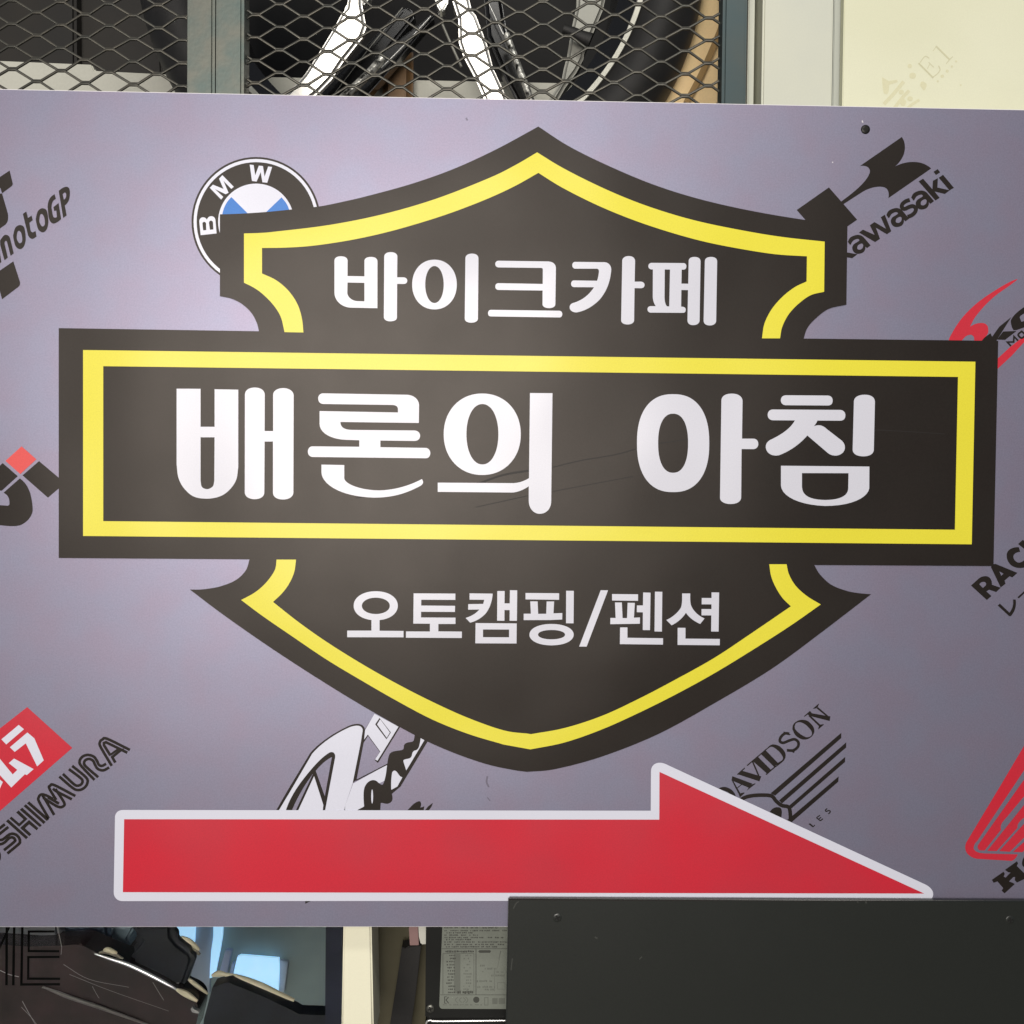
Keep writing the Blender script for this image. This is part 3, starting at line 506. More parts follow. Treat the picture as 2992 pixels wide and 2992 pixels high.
# ------------------------------------------------------------------ expanded-metal gates
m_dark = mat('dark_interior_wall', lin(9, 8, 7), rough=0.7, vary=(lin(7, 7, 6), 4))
yg = 0.030
def gate(posts, mesh_px, node, label):
    g = thing('mesh_gate', label, 'gate', W(sum(mesh_px) / 2, 300, yg), 'steel mesh gates above the sign')
    for (pa, pb, m) in posts:
        M = Mesh(); xa, xb = W(pa, 100, 0.014).x, W(pb, 100, 0.014).x
        M.box(xa, xb, 0.014, 0.014 + (xb - xa), 0.25, 0.80); M.build('frame_post', m, g, bevel=0.003, smooth=True, seg=4)
    X0, X1 = W(mesh_px[0], 100, yg).x, W(mesh_px[1], 100, yg).x
    n0 = W(*node, yg); ph = (W(1140.2, 0, yg) - W(1000, 0, yg)).length; pv = (W(0, 67.2, yg) - W(0, 0, yg)).length
    sl = -math.tan(math.radians(0.55))
    M = Mesh(); t = 0.00115
    # every strand runs as a zigzag and touches its neighbours at the bonds
    for k in range(-9, 16):
        zc = n0.z + (k + 0.5) * pv / 2
        if not 0.33 < zc < 0.62: continue
        pts = []
        i0 = math.floor((X0 - n0.x) / (ph / 2)) - 1
        for i in range(i0, i0 + int((X1 - X0) / (ph / 2)) + 4):
            x = n0.x + i * ph / 2
            up = (i + k) % 2 == 0
            zz = zc + (-1 if up else 1) * (pv / 4 - t * 0.75) + sl * (x - n0.x)
            jx, jz = random.gauss(0, .0004), random.gauss(0, .0003)
            for dx in (-0.0034, 0.0034): pts.append((x + dx + jx, yg + (0.0012 if up else -0.0012), zz + jz))
        q = []
        for k2, p in enumerate(pts):      # clip to the frame
            if X0 <= p[0] <= X1: q.append(p)
            else:
                for nb in (k2 - 1, k2 + 1):
                    if 0 <= nb < len(pts):
                        o = pts[nb]; xe = X0 if p[0] < X0 else X1
                        if (o[0] - xe) * (p[0] - xe) < 0:
                            u = (xe - p[0]) / (o[0] - p[0]); q.append(tuple(p[m] + (o[m] - p[m]) * u for m in range(3)))
        q = sorted(set(q))
        if len(q) > 2:
            # flat ribbon section, turned a little
            V = []; F = []
            sec = [(-0.0013, -0.0011), (0.0009, -0.0014), (0.0013, 0.0011), (-0.0009, 0.0014)]
            for p in q: V += [(p[0], p[1] + a_, p[2] + b_) for a_, b_ in sec]
            for m in range(len(q) - 1): F += [(m*4+j, m*4+(j+1) % 4, m*4+4+(j+1) % 4, m*4+4+j) for j in range(4)]
            M.add(V, F)
    M.build('mesh_sheet', m_mesh, g, bevel=0.0003, smooth=True, seg=1)
    return g
gate([(545, 626, m_galv)], (-60, 548), (107, 37), 'left steel mesh gate leaf with one galvanised post')
gate([(629, 711, m_galv), (2113, 2184, m_paintpost)], (708, 2116), (747.6, 43.5), 'wide steel mesh gate leaf in front of the motorcycle wheel')

# ------------------------------------------------------------------ behind the gates
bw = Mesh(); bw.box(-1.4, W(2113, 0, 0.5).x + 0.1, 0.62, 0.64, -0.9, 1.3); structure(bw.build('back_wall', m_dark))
# low pale ledge
m_ledge = mat('pale_grey_board', lin(196, 196, 184), rough=0.6, grain=0.04, gscale=300)
M = Mesh(); yl = 0.30
M.prism(path("M -300,172 L 0,177 L 268,188 L 276,206 L 540,219 L 1700,243 L 1700,420 L -300,420 Z"), yl, 0.03)
tag(M.build('ledge_board', m_ledge, bevel=0.002, smooth=True), 'pale grey board lying low behind both mesh gates', 'board')
m_box = mat('dark_brown_crate', lin(32, 28, 21), rough=0.55, vary=(lin(22, 20, 16), 12))
M = Mesh(); M.prism(path("M -300,-300 L 218,-300 L 222,300 L -300,300 Z"), 0.36, 0.12)
tag(M.build('storage_box', m_box, bevel=0.004, smooth=True), 'dark storage box nearest the left edge behind the mesh', 'box', 'dark boxes behind the left gate')
M = Mesh(); M.prism(path("M 226,-300 L 470,-300 S 455,0 470,120 480,300 L 226,300 Z"), 0.38, 0.12)
tag(M.build('storage_box', m_box, bevel=0.004, smooth=True), 'dark curved box beside the galvanised gate posts', 'box', 'dark boxes behind the left gate')
m_film = mat('brown_plastic_sheet', lin(96, 82, 62), rough=0.4, vary=(lin(62, 54, 42), 22))
M = Mesh(); M.prism(path("M 455,-300 L 600,-300 L 600,300 L 545,300 S 500,140 488,70 470,-20 455,-300 Z"), 0.34, 0.004)
tag(M.build('plastic_sheet', m_film), 'brown plastic sheet hanging beside the left gate post', 'plastic sheet')
m_wood = mat('brown_wood', lin(120, 92, 58), rough=0.55, vary=(lin(92, 68, 44), 30))
M = Mesh(); xa, xb = W(1116, 200, 0.275).x, W(1206, 200, 0.275).x; M.box(xa, xb, 0.275, 0.297, 0.2, W(1160, 120, 0.27).z)
tag(M.build('wooden_post', m_wood, bevel=0.008, smooth=True, seg=3), 'short brown wooden post between the wheel spokes', 'post')
m_tan = mat('tan_cardboard', lin(254, 226, 172), rough=0.75, vary=(lin(250, 220, 168), 9), grain=0.05, gscale=400)
M = Mesh(); M.prism(path("M 2062,-120 L 2200,-120 L 2200,420 L 1880,420 Z"), 0.21, 0.012)
cb = tag(M.build('cardboard_sheet', m_tan, bevel=0.001), 'tan cardboard sheet leaning behind the tyre at right', 'cardboard')
M = Mesh(); M.strip(ST("2112,70 2092,120 2050,215 2005,300", 17), 0.202, 0.006); M.build('strap', mat('brown_strap', lin(160, 128, 78), rough=0.6), cb)

# ------------------------------------------------------------------ motorcycle wheel
yw = 0.16; s_ = (DIST + yw) / FPX
hub = W(1228, -191, yw); hc = (hub.x, hub.z)
m_rub = mat('tyre_rubber', lin(34, 33, 32), rough=0.6, vary=(lin(28, 28, 28), 40), bump=0.1, bscale=300)
m_rimb = mat('black_rim', lin(16, 16, 17), rough=0.22, coat=0.5)
m_sil = mat('polished_aluminium', lin(204, 203, 197), rough=0.32, metal=0.85, vary=(lin(222, 222, 218), 20))
m_grey = mat('cast_grey_alloy', lin(150, 150, 142), rough=0.45, metal=0.4)
m_chr = mat('hammered_chrome', lin(236, 236, 228), rough=0.3, metal=0.5, vary=(lin(40, 40, 38), 150), bump=0.8, bscale=180)
wh = thing('motorcycle', 'motorcycle wheel with polished spokes behind the mesh gate', 'motorcycle', (hub.x, yw + 0.06, hub.z - 845 * s_))  # only the wheel of the motorcycle is built
R = lambda p: p * s_
def ring(name, prof, m): 
    M = Mesh(); M.lathe(hc, [(R(r), yw + y) for r, y in prof], 200); return M.build(name, m, wh, smooth=True)
ring('tyre', [(668, 0.0), (690, -0.008), (740, -0.014), (790, -0.008), (825, 0.008), (843, 0.03), (846, 0.045), (843, 0.06), (825, 0.082), (790, 0.098), (740, 0.104), (668, 0.10), (668, 0.0)], m_rub)
ring('rim_lip', [(652, 0.004), (654, -0.003), (668, -0.004), (671, 0.004), (668, 0.012), (652, 0.012), (652, 0.004)], mat('white_rim_stripe', lin(228, 228, 214), rough=0.4))
ring('rim', [(652, 0.01), (600, 0.022), (585, 0.10), (640, 0.13), (664, 0.13), (664, 0.012), (652, 0.01)], m_rimb)
def spoke(name, pth, y, th, m, bev=0.003, tilt=0.0):
    M = Mesh(); M.prism(path(pth[1], pth[0]), yw + y, th)
    if tilt:                                   # the polished faces lean down and forward
        cz = W(1228, 190, yw + y).z; ca, sa = math.cos(tilt), math.sin(tilt)
        M.v = [(x, yw + y + (q - yw - y) * ca - (z - cz) * sa, cz + (q - yw - y) * sa + (z - cz) * ca) for x, q, z in M.v]
    return M.build(name, m, wh, bevel=bev, smooth=True, seg=3)
spoke('spoke', ('gb', "M 790,-60 L 880,-60 L 872,60 L 897,205 L 868,275 L 722,440 L 640,552 L 545,640 L 430,720 L 240,720 L 400,572 L 455,515 L 560,372 L 668,215 L 725,120 L 765,80 Z"), 0.03, 0.02, m_sil, 0.004, 0.21)
spoke('spoke', ('gb', "M 1480,-60 L 1600,-60 L 1640,100 L 1668,130 L 1745,318 L 1790,480 L 1850,600 L 1920,760 L 1760,760 L 1660,540 L 1580,400 L 1548,310 L 1545,155 L 1500,20 Z"), 0.03, 0.02, m_sil, 0.004, 0.21)
c = W(700 + 1568 * FR['gb'][2], 45 * FR['gb'][2], yw + 0.024)
M = Mesh(); M.lathe((c.x, c.z), [(0.0001, c.y), (0.0045, c.y), (0.005, c.y + 0.002), (0.009, c.y + 0.0035), (0.010, c.y + 0.01)], 32); M.build('bolt', m_grey, wh, smooth=True)
M = Mesh(); M.prism(path("M 1360,-60 L 1475,-60 L 1470,20 L 1440,72 L 1418,78 L 1395,40 Z", 'gb'), yw + 0.02, 0.02); M.build('hub_bracket', m_sil, wh, bevel=0.002, smooth=True)
M = Mesh(); M.prism(path("M 820,-60 L 930,-60 L 905,0 L 868,38 L 835,12 Z", 'gb'), yw + 0.02, 0.02); M.build('hub_bracket', m_sil, wh, bevel=0.002, smooth=True)
spoke('spoke', ('gc', "M 690,-60 L 900,-60 L 876,60 L 838,150 L 742,372 L 738,410 L 690,500 L 610,610 L 500,800 L 420,800 L 583,560 L 600,470 L 622,390 L 655,190 L 690,30 Z"), 0.05, 0.03, m_grey, 0.004)
# dark rear spokes with bright hammered strips
spoke('rear_spoke', ('gb', "M 1130,60 L 1170,40 L 1230,75 L 1240,110 L 870,560 L 700,760 L 480,760 L 640,580 Z"), 0.09, 0.03, m_rimb, 0.006)
spoke('rear_spoke', ('gb', "M 1360,95 L 1380,110 L 1000,560 L 820,760 L 650,760 L 760,620 L 960,400 Z"), 0.075, 0.02, m_rimb, 0.003)
spoke('rear_spoke', ('gc', "M 30,-60 L 150,-60 L 190,180 L 262,400 L 370,640 L 440,800 L 310,800 L 190,560 L 60,250 Z"), 0.08, 0.03, m_rimb, 0.005)
def strip(fr, pts, wd, y, m, name='spoke_trim'):
    M = Mesh(); st = ST(pts, wd, fr, True); P = [W(p[0], p[1], yw + y) for p in st.p]
    M.tube(P, st.w * s_ / 2, 10); return M.build(name, m, wh, smooth=True)
strip('gb', "1010,410 930,500 850,580 720,700", 62, 0.055, m_chr); strip('gc', "190,240 232,350 285,490 345,650 372,740", 52, 0.055, m_chr)
strip('gb', "1350,115 1150,330 1000,480", 12, 0.07, m_sil); strip('gb', "1150,55 900,360 640,700", 8, 0.085, m_grey); strip('gc', "70,30 150,200 200,300", 10, 0.07, m_sil); strip('gb', "1165,100 1120,200 1085,265", 34, 0.10, mat('brass', lin(190, 150, 80), rough=0.3, metal=0.8))
strip('gb', "1430,170 1500,330 1565,470", 22, 0.1, m_grey)
M = Mesh(); st = [W(1400 + x * FR['gc'][2], y * FR['gc'][2], yw + 0.035) for x, y in ((595, 205), (650, 225), (720, 262), (785, 290))]
M.tube(st, [0.0055, 0.006, 0.0075, 0.009], 16); M.build('valve_stem', m_rub, wh, smooth=True)

# ------------------------------------------------------------------ frame and cream board at upper right
m_fr = mat('pale_green_grey_frame', lin(206, 208, 192), rough=0.5, grain=0.02, gscale=500, vary=(lin(200, 203, 190), 10))
m_gap = mat('olive_shadow_gap', lin(86, 82, 62), rough=0.7)
m_edge = mat('grey_edge_trim', lin(176, 180, 172), rough=0.45)
m_cream = mat('cream_board', lin(224, 225, 199), rough=0.7, vary=(lin(218, 219, 191), 5), grain=0.025, gscale=700, bump=0.03)
yb = 0.05
def pbox(pa, pb, ya, yb_, z0=0.2, z1=0.9):
    M = Mesh(); M.box(W(pa, 150, ya).x, W(pb, 150, ya).x, ya, yb_, z0, z1); return M
fr_ = thing('door_frame', 'pale green grey door frame right of the mesh gate', 'door frame', W(2320, 300, yb))
pbox(2185.5, 2204, yb, yb + 0.06).build('jamb', m_fr, fr_, bevel=0.001, smooth=True)
pbox(2200, 2232, yb + 0.03, yb + 0.05).build('shadow_strip', m_gap, fr_)
pbox(2228, 2434, yb - 0.004, yb + 0.06).build('jamb', m_fr, fr_, bevel=0.002, smooth=True)
pbox(2434.5, 2470, yb + 0.006, yb + 0.06).build('edge_trim', m_edge, fr_, bevel=0.001, smooth=True)
cbm = tag(pbox(2464, 3350, yb - 0.006, yb + 0.004).build('cream_board', m_cream, bevel=0.0008), 'large cream board with faint grey stamp at upper right', 'board')
m_stamp = mat('faint_grey_stamp', lin(203, 201, 167), rough=0.7, grain=0.05); m_st2 = mat('fainter_stamp', lin(214, 212, 178), rough=0.7, grain=0.05)
ys_ = yb - 0.0062
def st(m, *p): 
    o = art('stamp_mark', cbm, m, ys_, list(p), 'e1'); return o
st(m_stamp, ST("1045,478 1290,725", 26, 'e1'), ST("1072,470 1118,402 1165,365 1222,400", 14, 'e1'), ST("1192,572 1228,500", 12, 'e1'), ST("1212,465 1300,550", 11, 'e1'), ST("1288,710 1360,655 1402,590 1378,522", 16, 'e1'))
st(m_stamp, ST("1335,195 1562,422", 25, 'e1'), ST("1285,280 1340,200", 11, 'e1'), ST("1505,490 1562,420 1615,370", 13, 'e1'))
st(m_st2, "E 900,528,36,36", "E 948,688,54,50,2.3", "M 1072,850 S 1085,795 1130,788 1180,830 1170,885 1140,930 1100,890 1072,850 Z", "E 1522,612,26,26", "E 1440,695,30,26", "E 1600,535,18,18", "E 1670,450,18,18", "E 1365,780,18,18", "E 1745,845,15,15")
st(m_st2, "M 440,710 L 545,775 L 690,755 L 700,795 L 560,840 L 548,960 L 520,1000 L 470,980 L 450,880 Z", ST("800,785 640,980 470,1160", 62, 'e1'), ST("890,935 780,1050 640,1230", 56, 'e1'), "E 760,960,40,40", "E 905,1070,46,40", ST("1060,1090 930,1170 850,1240", 46, 'e1'), "E 790,1130,50,60")

# ------------------------------------------------------------------ lower left: glass door, with reflections built as a room behind it
m_glass = bpy.data.materials.new('clear_glass'); m_glass.use_nodes = True
p = m_glass.node_tree.nodes['Principled BSDF']; p.inputs['Transmission Weight'].default_value = 1; p.inputs['Roughness'].default_value = 0.0; p.inputs['IOR'].default_value = 1.02; p.inputs['Base Color'].default_value = (0.93, 0.95, 0.95, 1)
m_navy = mat('navy_black_plastic', lin(26, 29, 40), rough=0.3, vary=(lin(34, 37, 50), 20))
yq = 0.03
gl = thing('glass_door', 'glossy surface with thin black letters, built as a glass door', 'glass door', W(500, 2992, yq))
M = Mesh(); M.box(W(0, 2850, yq).x - 0.1, W(1000, 2850, yq).x, yq, yq + 0.003, -0.75, -0.30); M.build('pane', m_glass, gl)
M = Mesh(); M.box(W(948, 2850, yq).x, W(1003, 2850, yq).x, yq + 0.004, yq + 0.03, -0.75, -0.30); M.build('edge_strip', m_navy, gl, bevel=0.002, smooth=True)
m_let = mat('black_line_lettering', lin(5, 5, 5), rough=0.9, spec=0.05)
def gletter(*p):
    return art('letter', gl, m_let, yq - 0.0003, list(p), 'ba', th=0.0002)
gletter(ST("68,380 65,990", 25, 'ba', False), ST("143,380 133,990", 25, 'ba', False), ST("95,400 75,440 -40,690", 22, 'ba', False))
gletter(ST("225,380 215,982 605,980", 24, 'ba', False), ST("552,447 290,449 289,645 598,647", 22, 'ba', False), ST("600,704 285,706 283,924 606,925", 22, 'ba', False))
m_gsc = mat('glass_scratch', lin(120, 120, 118), rough=0.6)
for pts, wd in (("225,1150 290,1270 360,1390", 5), ("215,1210 330,1330 390,1420", 3), ("575,400 600,500 622,605", 5), ("622,605 615,680", 3), ("640,780 900,930 1300,1010", 3), ("930,1000 985,1100 1000,1120", 3), ("1540,960 1600,1060 1650,1140", 4), ("700,880 1100,1040 1700,1250", 2.5), ("0,840 90,880 190,905", 6), ("420,1015 560,1040 700,1090", 3), ("1780,968 1805,966", 8)):
    art('fine_line', gl, m_gsc, yq - 0.0002, [ST(pts, wd, 'ba')], th=0.0001)
# reflected room, built as solid shapes behind the glass
yr = 0.60
m_rw = mat('grey_green_reflection', lin(150, 166, 164), rough=0.8, vary=(lin(132, 148, 148), 9))
M = Mesh(); M.box(W(560, 2850, yr).x, W(1000, 2850, yr).x, yr - 0.012, yr + 0.015, -0.95, -0.30); structure(M.build('reflected_wall', m_rw))
win = thing('reflected_window', 'bright window reflection built behind the glass door', 'window', W(760, 2900, yr - 0.02))
m_sky = mat('reflected_daylight', (0.34, 0.60, 0.84), rough=0.4, emit=1.0, vary=((0.50, 0.74, 0.92), 16))
m_wfr = mat('reflected_frame', lin(168, 180, 194), rough=0.5)
for pth in ("M 668,705 L 700,690 L 1085,722 L 1088,840 L 1080,1062 L 860,1000 L 625,885 Z", "M 425,300 L 522,300 L 515,500 L 492,640 L 440,900 L 388,920 L 405,640 L 425,500 Z", "M -60,300 L 245,300 L 232,565 L 120,520 L -60,430 Z"):
    M = Mesh(); M.prism(path(pth, 'bb'), yr - 0.03, 0.006); M.build('pane', m_sky, win)
for pth in ("M 545,640 L 610,645 L 560,880 L 480,880 Z", "M 612,770 L 630,770 L 608,890 L 580,890 Z"):
    M = Mesh(); M.prism(path(pth, 'bb'), yr - 0.028, 0.01); M.build('reflected_bar', mat('bright_reflected_bar', lin(176, 190, 220), rough=0.4), win, bevel=0.001)
for pth in ("M 1095,740 L 1180,760 L 1140,1060 L 1092,1060 Z", "M 240,300 L 425,300 L 405,640 L 385,1080 L 200,920 L 235,560 Z"):
    M = Mesh(); M.prism(path(pth, 'bb'), yr - 0.022, 0.008); M.build('reflected_bar', m_wfr, win, bevel=0.001)
# dark reflections, built as a motorcycle body behind the glass
ym = 0.20
m_tank = mat('dark_maroon_reflection', lin(60, 49, 49), rough=0.25, coat=0.6, vary=(lin(46, 42, 41), 18))
m_seat = mat('black_reflection', lin(26, 28, 32), rough=0.45, vary=(lin(34, 37, 44), 26), bump=0.15, bscale=220)
m_hilite = mat('cream_highlight', lin(206, 196, 166), rough=0.45)  # cream colour of the painted edge highlights
m_ch2 = mat('bright_chrome_and_highlight', lin(236, 236, 234), rough=0.2, metal=0.7)
mc = thing('motorcycle', 'dark reflections shaped as a motorcycle body behind the glass door', 'motorcycle', W(400, 2992, ym))
def blob(name, pth, fr, y, th, m, bev, down=0): 
    M = Mesh(); M.prism(path(pth, fr, (0, down)), y, th); return M.build(name, m, mc, bevel=bev, smooth=True, seg=5)
blob('tank', "M -300,560 L 300,600 S 620,590 800,585 960,650 1300,790 1600,930 1800,1050 1950,1130 2000,1250 1950,1500 L -300,1500 Z", 'ba', ym, 0.04, m_tank, 0.016)
blob('dashboard', "M -300,300 L 570,300 L 620,600 L 300,640 L -300,620 Z", 'ba', ym + 0.03, 0.02, mat('grey_fairing', lin(84, 84, 88), rough=0.35), 0.008)
blob('fairing', "M 560,300 L 1095,300 L 1112,560 L 1000,640 L 620,640 Z", 'ba', ym + 0.05, 0.02, mat('slate_plastic', lin(58, 68, 82), rough=0.35), 0.006)
blob('backrest', "M 1280,300 L 1735,300 L 1740,430 L 1800,500 L 1935,600 L 1950,690 L 1880,890 L 1790,1010 L 1330,800 L 1300,600 L 1400,480 Z", 'ba', ym + 0.012, 0.02, m_seat, 0.006, 66)
blob('panel', "M 1112,300 L 1420,300 L 1290,520 L 1310,620 L 1120,560 Z", 'ba', ym + 0.07, 0.03, mat('silver_grey_plate', lin(120, 136, 146), rough=0.5), 0.003)
blob('reflected_seat', "M 415,930 S 560,880 640,905 900,1010 1200,1150 1290,1200 L 1560,1210 L 1560,1600 L 300,1600 L 330,1250 Z", 'bb', ym - 0.012, 0.022, m_seat, 0.006, 84)
def highlight_line(fr, pts, wd, y, m, rr=None):  # reflected edge highlights, built as solid tubes
    M = Mesh(); q = ST(pts, wd, fr); P = [W(a_[0], a_[1], y) for a_ in q.p]; n = len(P)
    k = (DIST + y) / FPX
    M.tube(P, [q.w * k / 2 * (0.35 + 0.65 * math.sin(math.pi * min(1, max(0.02, (i + .5) / n)))) for i in range(n)], 12); return M.build('highlight_line', m, mc, smooth=True)
highlight_line('ba', "955,672 1120,725 1300,785 1500,880 1700,985 1810,1050", 44, ym - 0.002, m_ch2); highlight_line('ba', "1780,1030 1880,1080 1990,1150", 60, ym - 0.004, m_hilite)
highlight_line('ba', "1045,635 1090,632 1180,665", 50, ym - 0.004, m_hilite); highlight_line('ba', "310,522 400,536 490,552", 26, ym + 0.024, m_ch2)
m_soft = mat('brown_highlight', lin(124, 118, 102), rough=0.5)  # darker outer band of the painted highlights
highlight_line('bb', "90,530 190,590 290,680", 60, ym + 0.031, m_soft); highlight_line('ba', "1000,660 1100,655 1240,720", 44, ym - 0.001, m_soft)
highlight_line('bb', "410,892 480,872 560,880", 60, ym + 0.008, m_hilite); highlight_line('bb', "540,878 700,928 900,1006 1080,1086 1240,1142", 92, ym + 0.008, m_hilite); highlight_line('bb', "100,500 190,550 285,632", 54, ym + 0.028, m_hilite); highlight_line('bb', "150,905 250,985 370,1075", 42, ym + 0.02, m_hilite)
highlight_line('ba', "430,1005 700,1110 1000,1210 1500,1390", 40, ym - 0.003, mat('plain_grey_edge', lin(92, 88, 84), rough=0.5))  # plain grey line across the tank
blob('bolt', "M 195,1230 L 215,1210 L 232,1240 L 270,1250 L 282,1275 L 240,1270 L 210,1262 Z", 'bb', ym - 0.014, 0.006, m_ch2, 0.001)  # part of the reflected motorcycle shape

# ------------------------------------------------------------------ lower middle: cream pillar, gap, black appliance
yc = 0.028
M = Mesh(); q = [W(*p_, yc) for p_ in ((1003, 2690), (1084.5, 2690), (1092, 3050), (996, 3050))]
M.add([v for v in q] + [v + Vector((0, 0.06, 0)) for v in q], [(0, 3, 2, 1), (4, 5, 6, 7), (0, 1, 5, 4), (1, 2, 6, 5), (2, 3, 7, 6), (3, 0, 4, 7)])
tag(M.build('cream_post', mat('cream_paint', lin(244, 242, 216), rough=0.5, grain=0.02, gscale=600), bevel=0.002, smooth=True, seg=3), 'narrow cream post between glass door and dark gap', 'post')
m_olive = mat('olive_surface', lin(112, 107, 86), rough=0.42, metal=0.2, vary=(lin(94, 90, 70), 12))
M = Mesh(); xa, xb = W(1080, 2850, 0.16).x, W(1330, 2850, 0.16).x
for k in range(1): M.box(xa - .05, xb, 0.16, 0.18, -0.9, -0.30)
tag(M.build('olive_backing', m_olive, bevel=0.003), 'olive brown backing in the gap beside cream post', 'backing')  # olive backing fills the gap; a dark sheet darkens its right side
M = Mesh(); M.prism(path("M 690,560 S 720,575 760,560 870,550 L 820,1000 L 780,1288 L 760,1400 L 560,1400 S 640,900 690,560 Z", 'bc'), 0.13, 0.02)
tag(M.build('dark_sheet', m_rub, bevel=0.003, smooth=True), 'dark sheet standing in the gap by the olive backing', 'mat')
m_pink = mat('dusty_pink_card', lin(150, 120, 118), rough=0.7)
M = Mesh(); M.prism(path("M 748,250 L 835,250 L 850,548 L 765,550 Z", 'bc'), 0.10, 0.01); tag(M.build('pink_card', m_pink, bevel=0.0005), 'small dusty pink card under the sign edge', 'card')
m_wht = mat('white_plastic', lin(214, 214, 204), rough=0.5)
M = Mesh(); M.prism(path("M 838,250 L 935,250 L 925,540 L 868,542 L 850,470 Z", 'bc'), 0.085, 0.012); tag(M.build('white_clip', m_wht, bevel=0.001), 'small white plastic piece beside the black appliance', 'plastic piece')
m_app = mat('black_appliance_enamel', lin(24, 25, 24), rough=0.3, vary=(lin(30, 31, 30), 10))
ya = 0.045
ap = thing('appliance', 'black appliance with grey rating label below the sign', 'appliance', W(1400, 3050, ya))
M = Mesh(); M.box(W(1243, 2850, ya).x, W(1700, 2850, ya).x, ya, ya + 0.1, W(1400, 2978, ya).z, -0.30); M.build('casing', m_app, ap, bevel=0.002, smooth=True)
M = Mesh(); M.box(W(1243, 2850, ya).x, W(1700, 2850, ya).x, ya + 0.004, ya + 0.1, -0.9, W(1400, 2984, ya).z); M.build('base', m_app, ap, bevel=0.002, smooth=True)
M = Mesh(); qs = ST("915,1330 918,1290 930,1262 965,1253 1010,1262 1400,1258 1800,1254", 9, 'bc'); M.tube([W(a_[0], a_[1], ya - 0.002) for a_ in qs.p], 0.0011, 8); M.build('chrome_trim', m_ch2, ap, smooth=True)
screw(ap, 960 + 958 * .31056, 2592 + 1142 * .31056, 0.0045, ya - 0.0002, 0.3, mat('dull_steel_screw', lin(112, 112, 106), rough=0.35, metal=0.8), 0.0016)
m_lab = mat('grey_label', lin(128, 133, 124), rough=0.45, vary=(lin(116, 121, 112), 14), grain=0.05, gscale=600)
m_txt = mat('label_print', lin(66, 68, 62), rough=0.6); m_tx2 = mat('label_print_pale', lin(104, 108, 100), rough=0.6)
yL = ya - 0.0006
lab = art('rating_label', ap, m_lab, yL, ["M 1075,250 L 1900,250 L 1900,1148 L 1072,1145 C 1052,1143 1042,1130 1042,1105 L 1062,580 Z"], 'bc', th=0.0004)
def lab_art(name, m, pcs, dy=0.00012): return art(name, lab, m, yL - dy, pcs, 'bc', th=0.00004)
rect = lambda xa, ya_, xb, yb_: f"M {xa},{ya_} L {xb},{ya_} L {xb},{yb_} L {xa},{yb_} Z"
def row(y, h, xa, xb, dens=0.8, wmin=6, wmax=13):
    out, x = [], xa
    while x < xb:
        ww = random.uniform(wmin, wmax)
        if random.random() < dens: out.append(rect(x, y - h * random.uniform(.3, .55), x + ww, y + h * random.uniform(.3, .55)))
        x += ww + random.uniform(3, 6)
        if random.random() < 0.12: x += 9
    return out
for y, xa, xb in ((320, 1105, 1700), (345, 1105, 1560), (383, 1090, 1590), (410, 1090, 1750), (430, 1110, 1350), (452, 1090, 1405), (475, 1090, 1750), (494, 1105, 1340), (517, 1090, 1700), (540, 1090, 1660), (562, 1090, 1575)):
    lab_art('text_line', m_txt, row(y, 13, xa, xb))
lab_art('rule_line', m_txt, [rect(1065, 578, 1900, 582), rect(1384, 582, 1390, 1012), rect(1052, 1012, 1900, 1016), rect(1074, 624, 1078, 1004), rect(1078, 624, 1368, 627), rect(1366, 627, 1369, 1000)])
lab_art('table_column', m_tx2, [rect(1180, 630, 1240, 1000)], 0.00008)
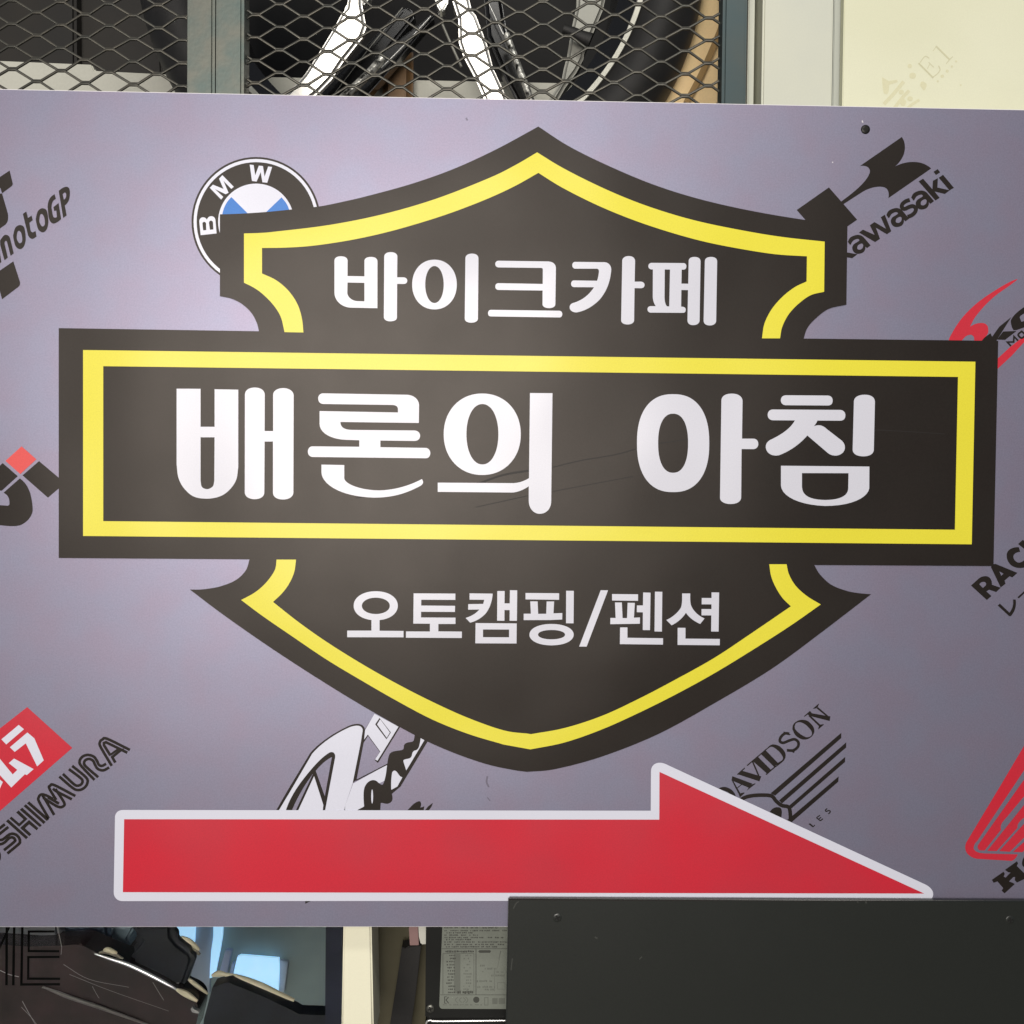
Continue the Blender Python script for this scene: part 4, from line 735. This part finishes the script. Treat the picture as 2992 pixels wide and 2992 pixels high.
lab_art('text_line', m_txt, row(606, 20, 1100, 1365, 0.95, 8, 14)); lab_art('title_plate', m_txt, ["M 1420,594 L 1520,594 L 1528,606 L 1520,618 L 1420,618 L 1408,606 Z"])
for k in range(13):
    y = 643 + k * 29
    lab_art('text_line', m_txt, row(y, 15, 1128 - random.randint(0, 20), 1185, 0.9)); lab_art('text_line', m_tx2, row(y, 15, 1270, 1335, 0.55))
lab_art('text_line', m_txt, row(990, 30, 1212, 1350, 0.95, 10, 16))
lab_art('certification_mark', m_txt, [ST("1092,1030 1092,1095", 7, 'bc'), ST("1128,1034 1105,1062 1130,1094", 8, 'bc', False), ST("1090,1032 1110,1032", 5, 'bc'), ST("1090,1094 1110,1094", 5, 'bc')])
lab_art('certification_mark', m_tx2, [ST("1215,1036 1192,1062 1215,1090", 6, 'bc'), ST("1252,1040 1230,1062 1252,1086", 6, 'bc'), ST("1265,1040 1288,1062 1265,1086", 6, 'bc'), ST("1290,1036 1312,1062 1290,1090", 6, 'bc')])
lab_art('certification_mark', m_txt, ["E 1390,1060,29,29"])
lab_art('certification_mark', m_tx2, [ST("1468,1040 1468,1110 1500,1110 1500,1040", 6, 'bc', False, True), rect(1540, 1045, 1590, 1100), rect(1600, 1045, 1660, 1100)])
lab_art('text_line', m_tx2, row(1108, 10, 1075, 1440, 0.8))
for y, xa, xb in ((723, 1500, 1565), (768, 1470, 1580), (800, 1580, 1680), (832, 1530, 1680), (885, 1395, 1530), (940, 1400, 1580), (965, 1470, 1560), (740, 1425, 1460), (795, 1430, 1455)):
    lab_art('text_line', m_tx2, row(y, 18, xa, xb, 0.8))
lab_art('rule_line', m_tx2, [ST("1600,680 1620,600 1590,760", 4, 'bc'), ST("1560,760 1560,980", 4, 'bc', False), ST("1590,900 1660,900 1660,960 1590,960", 4, 'bc', False, True)])

# plain floor far below keeps the light of the room grounded
M = Mesh(); M.box(-4, 4, -4, 3, -1.32, -1.30); structure(M.build('floor', mat('concrete_floor', lin(120, 118, 112), rough=0.7, vary=(lin(108, 106, 102), 3))))
SC.cycles.max_bounces = 8
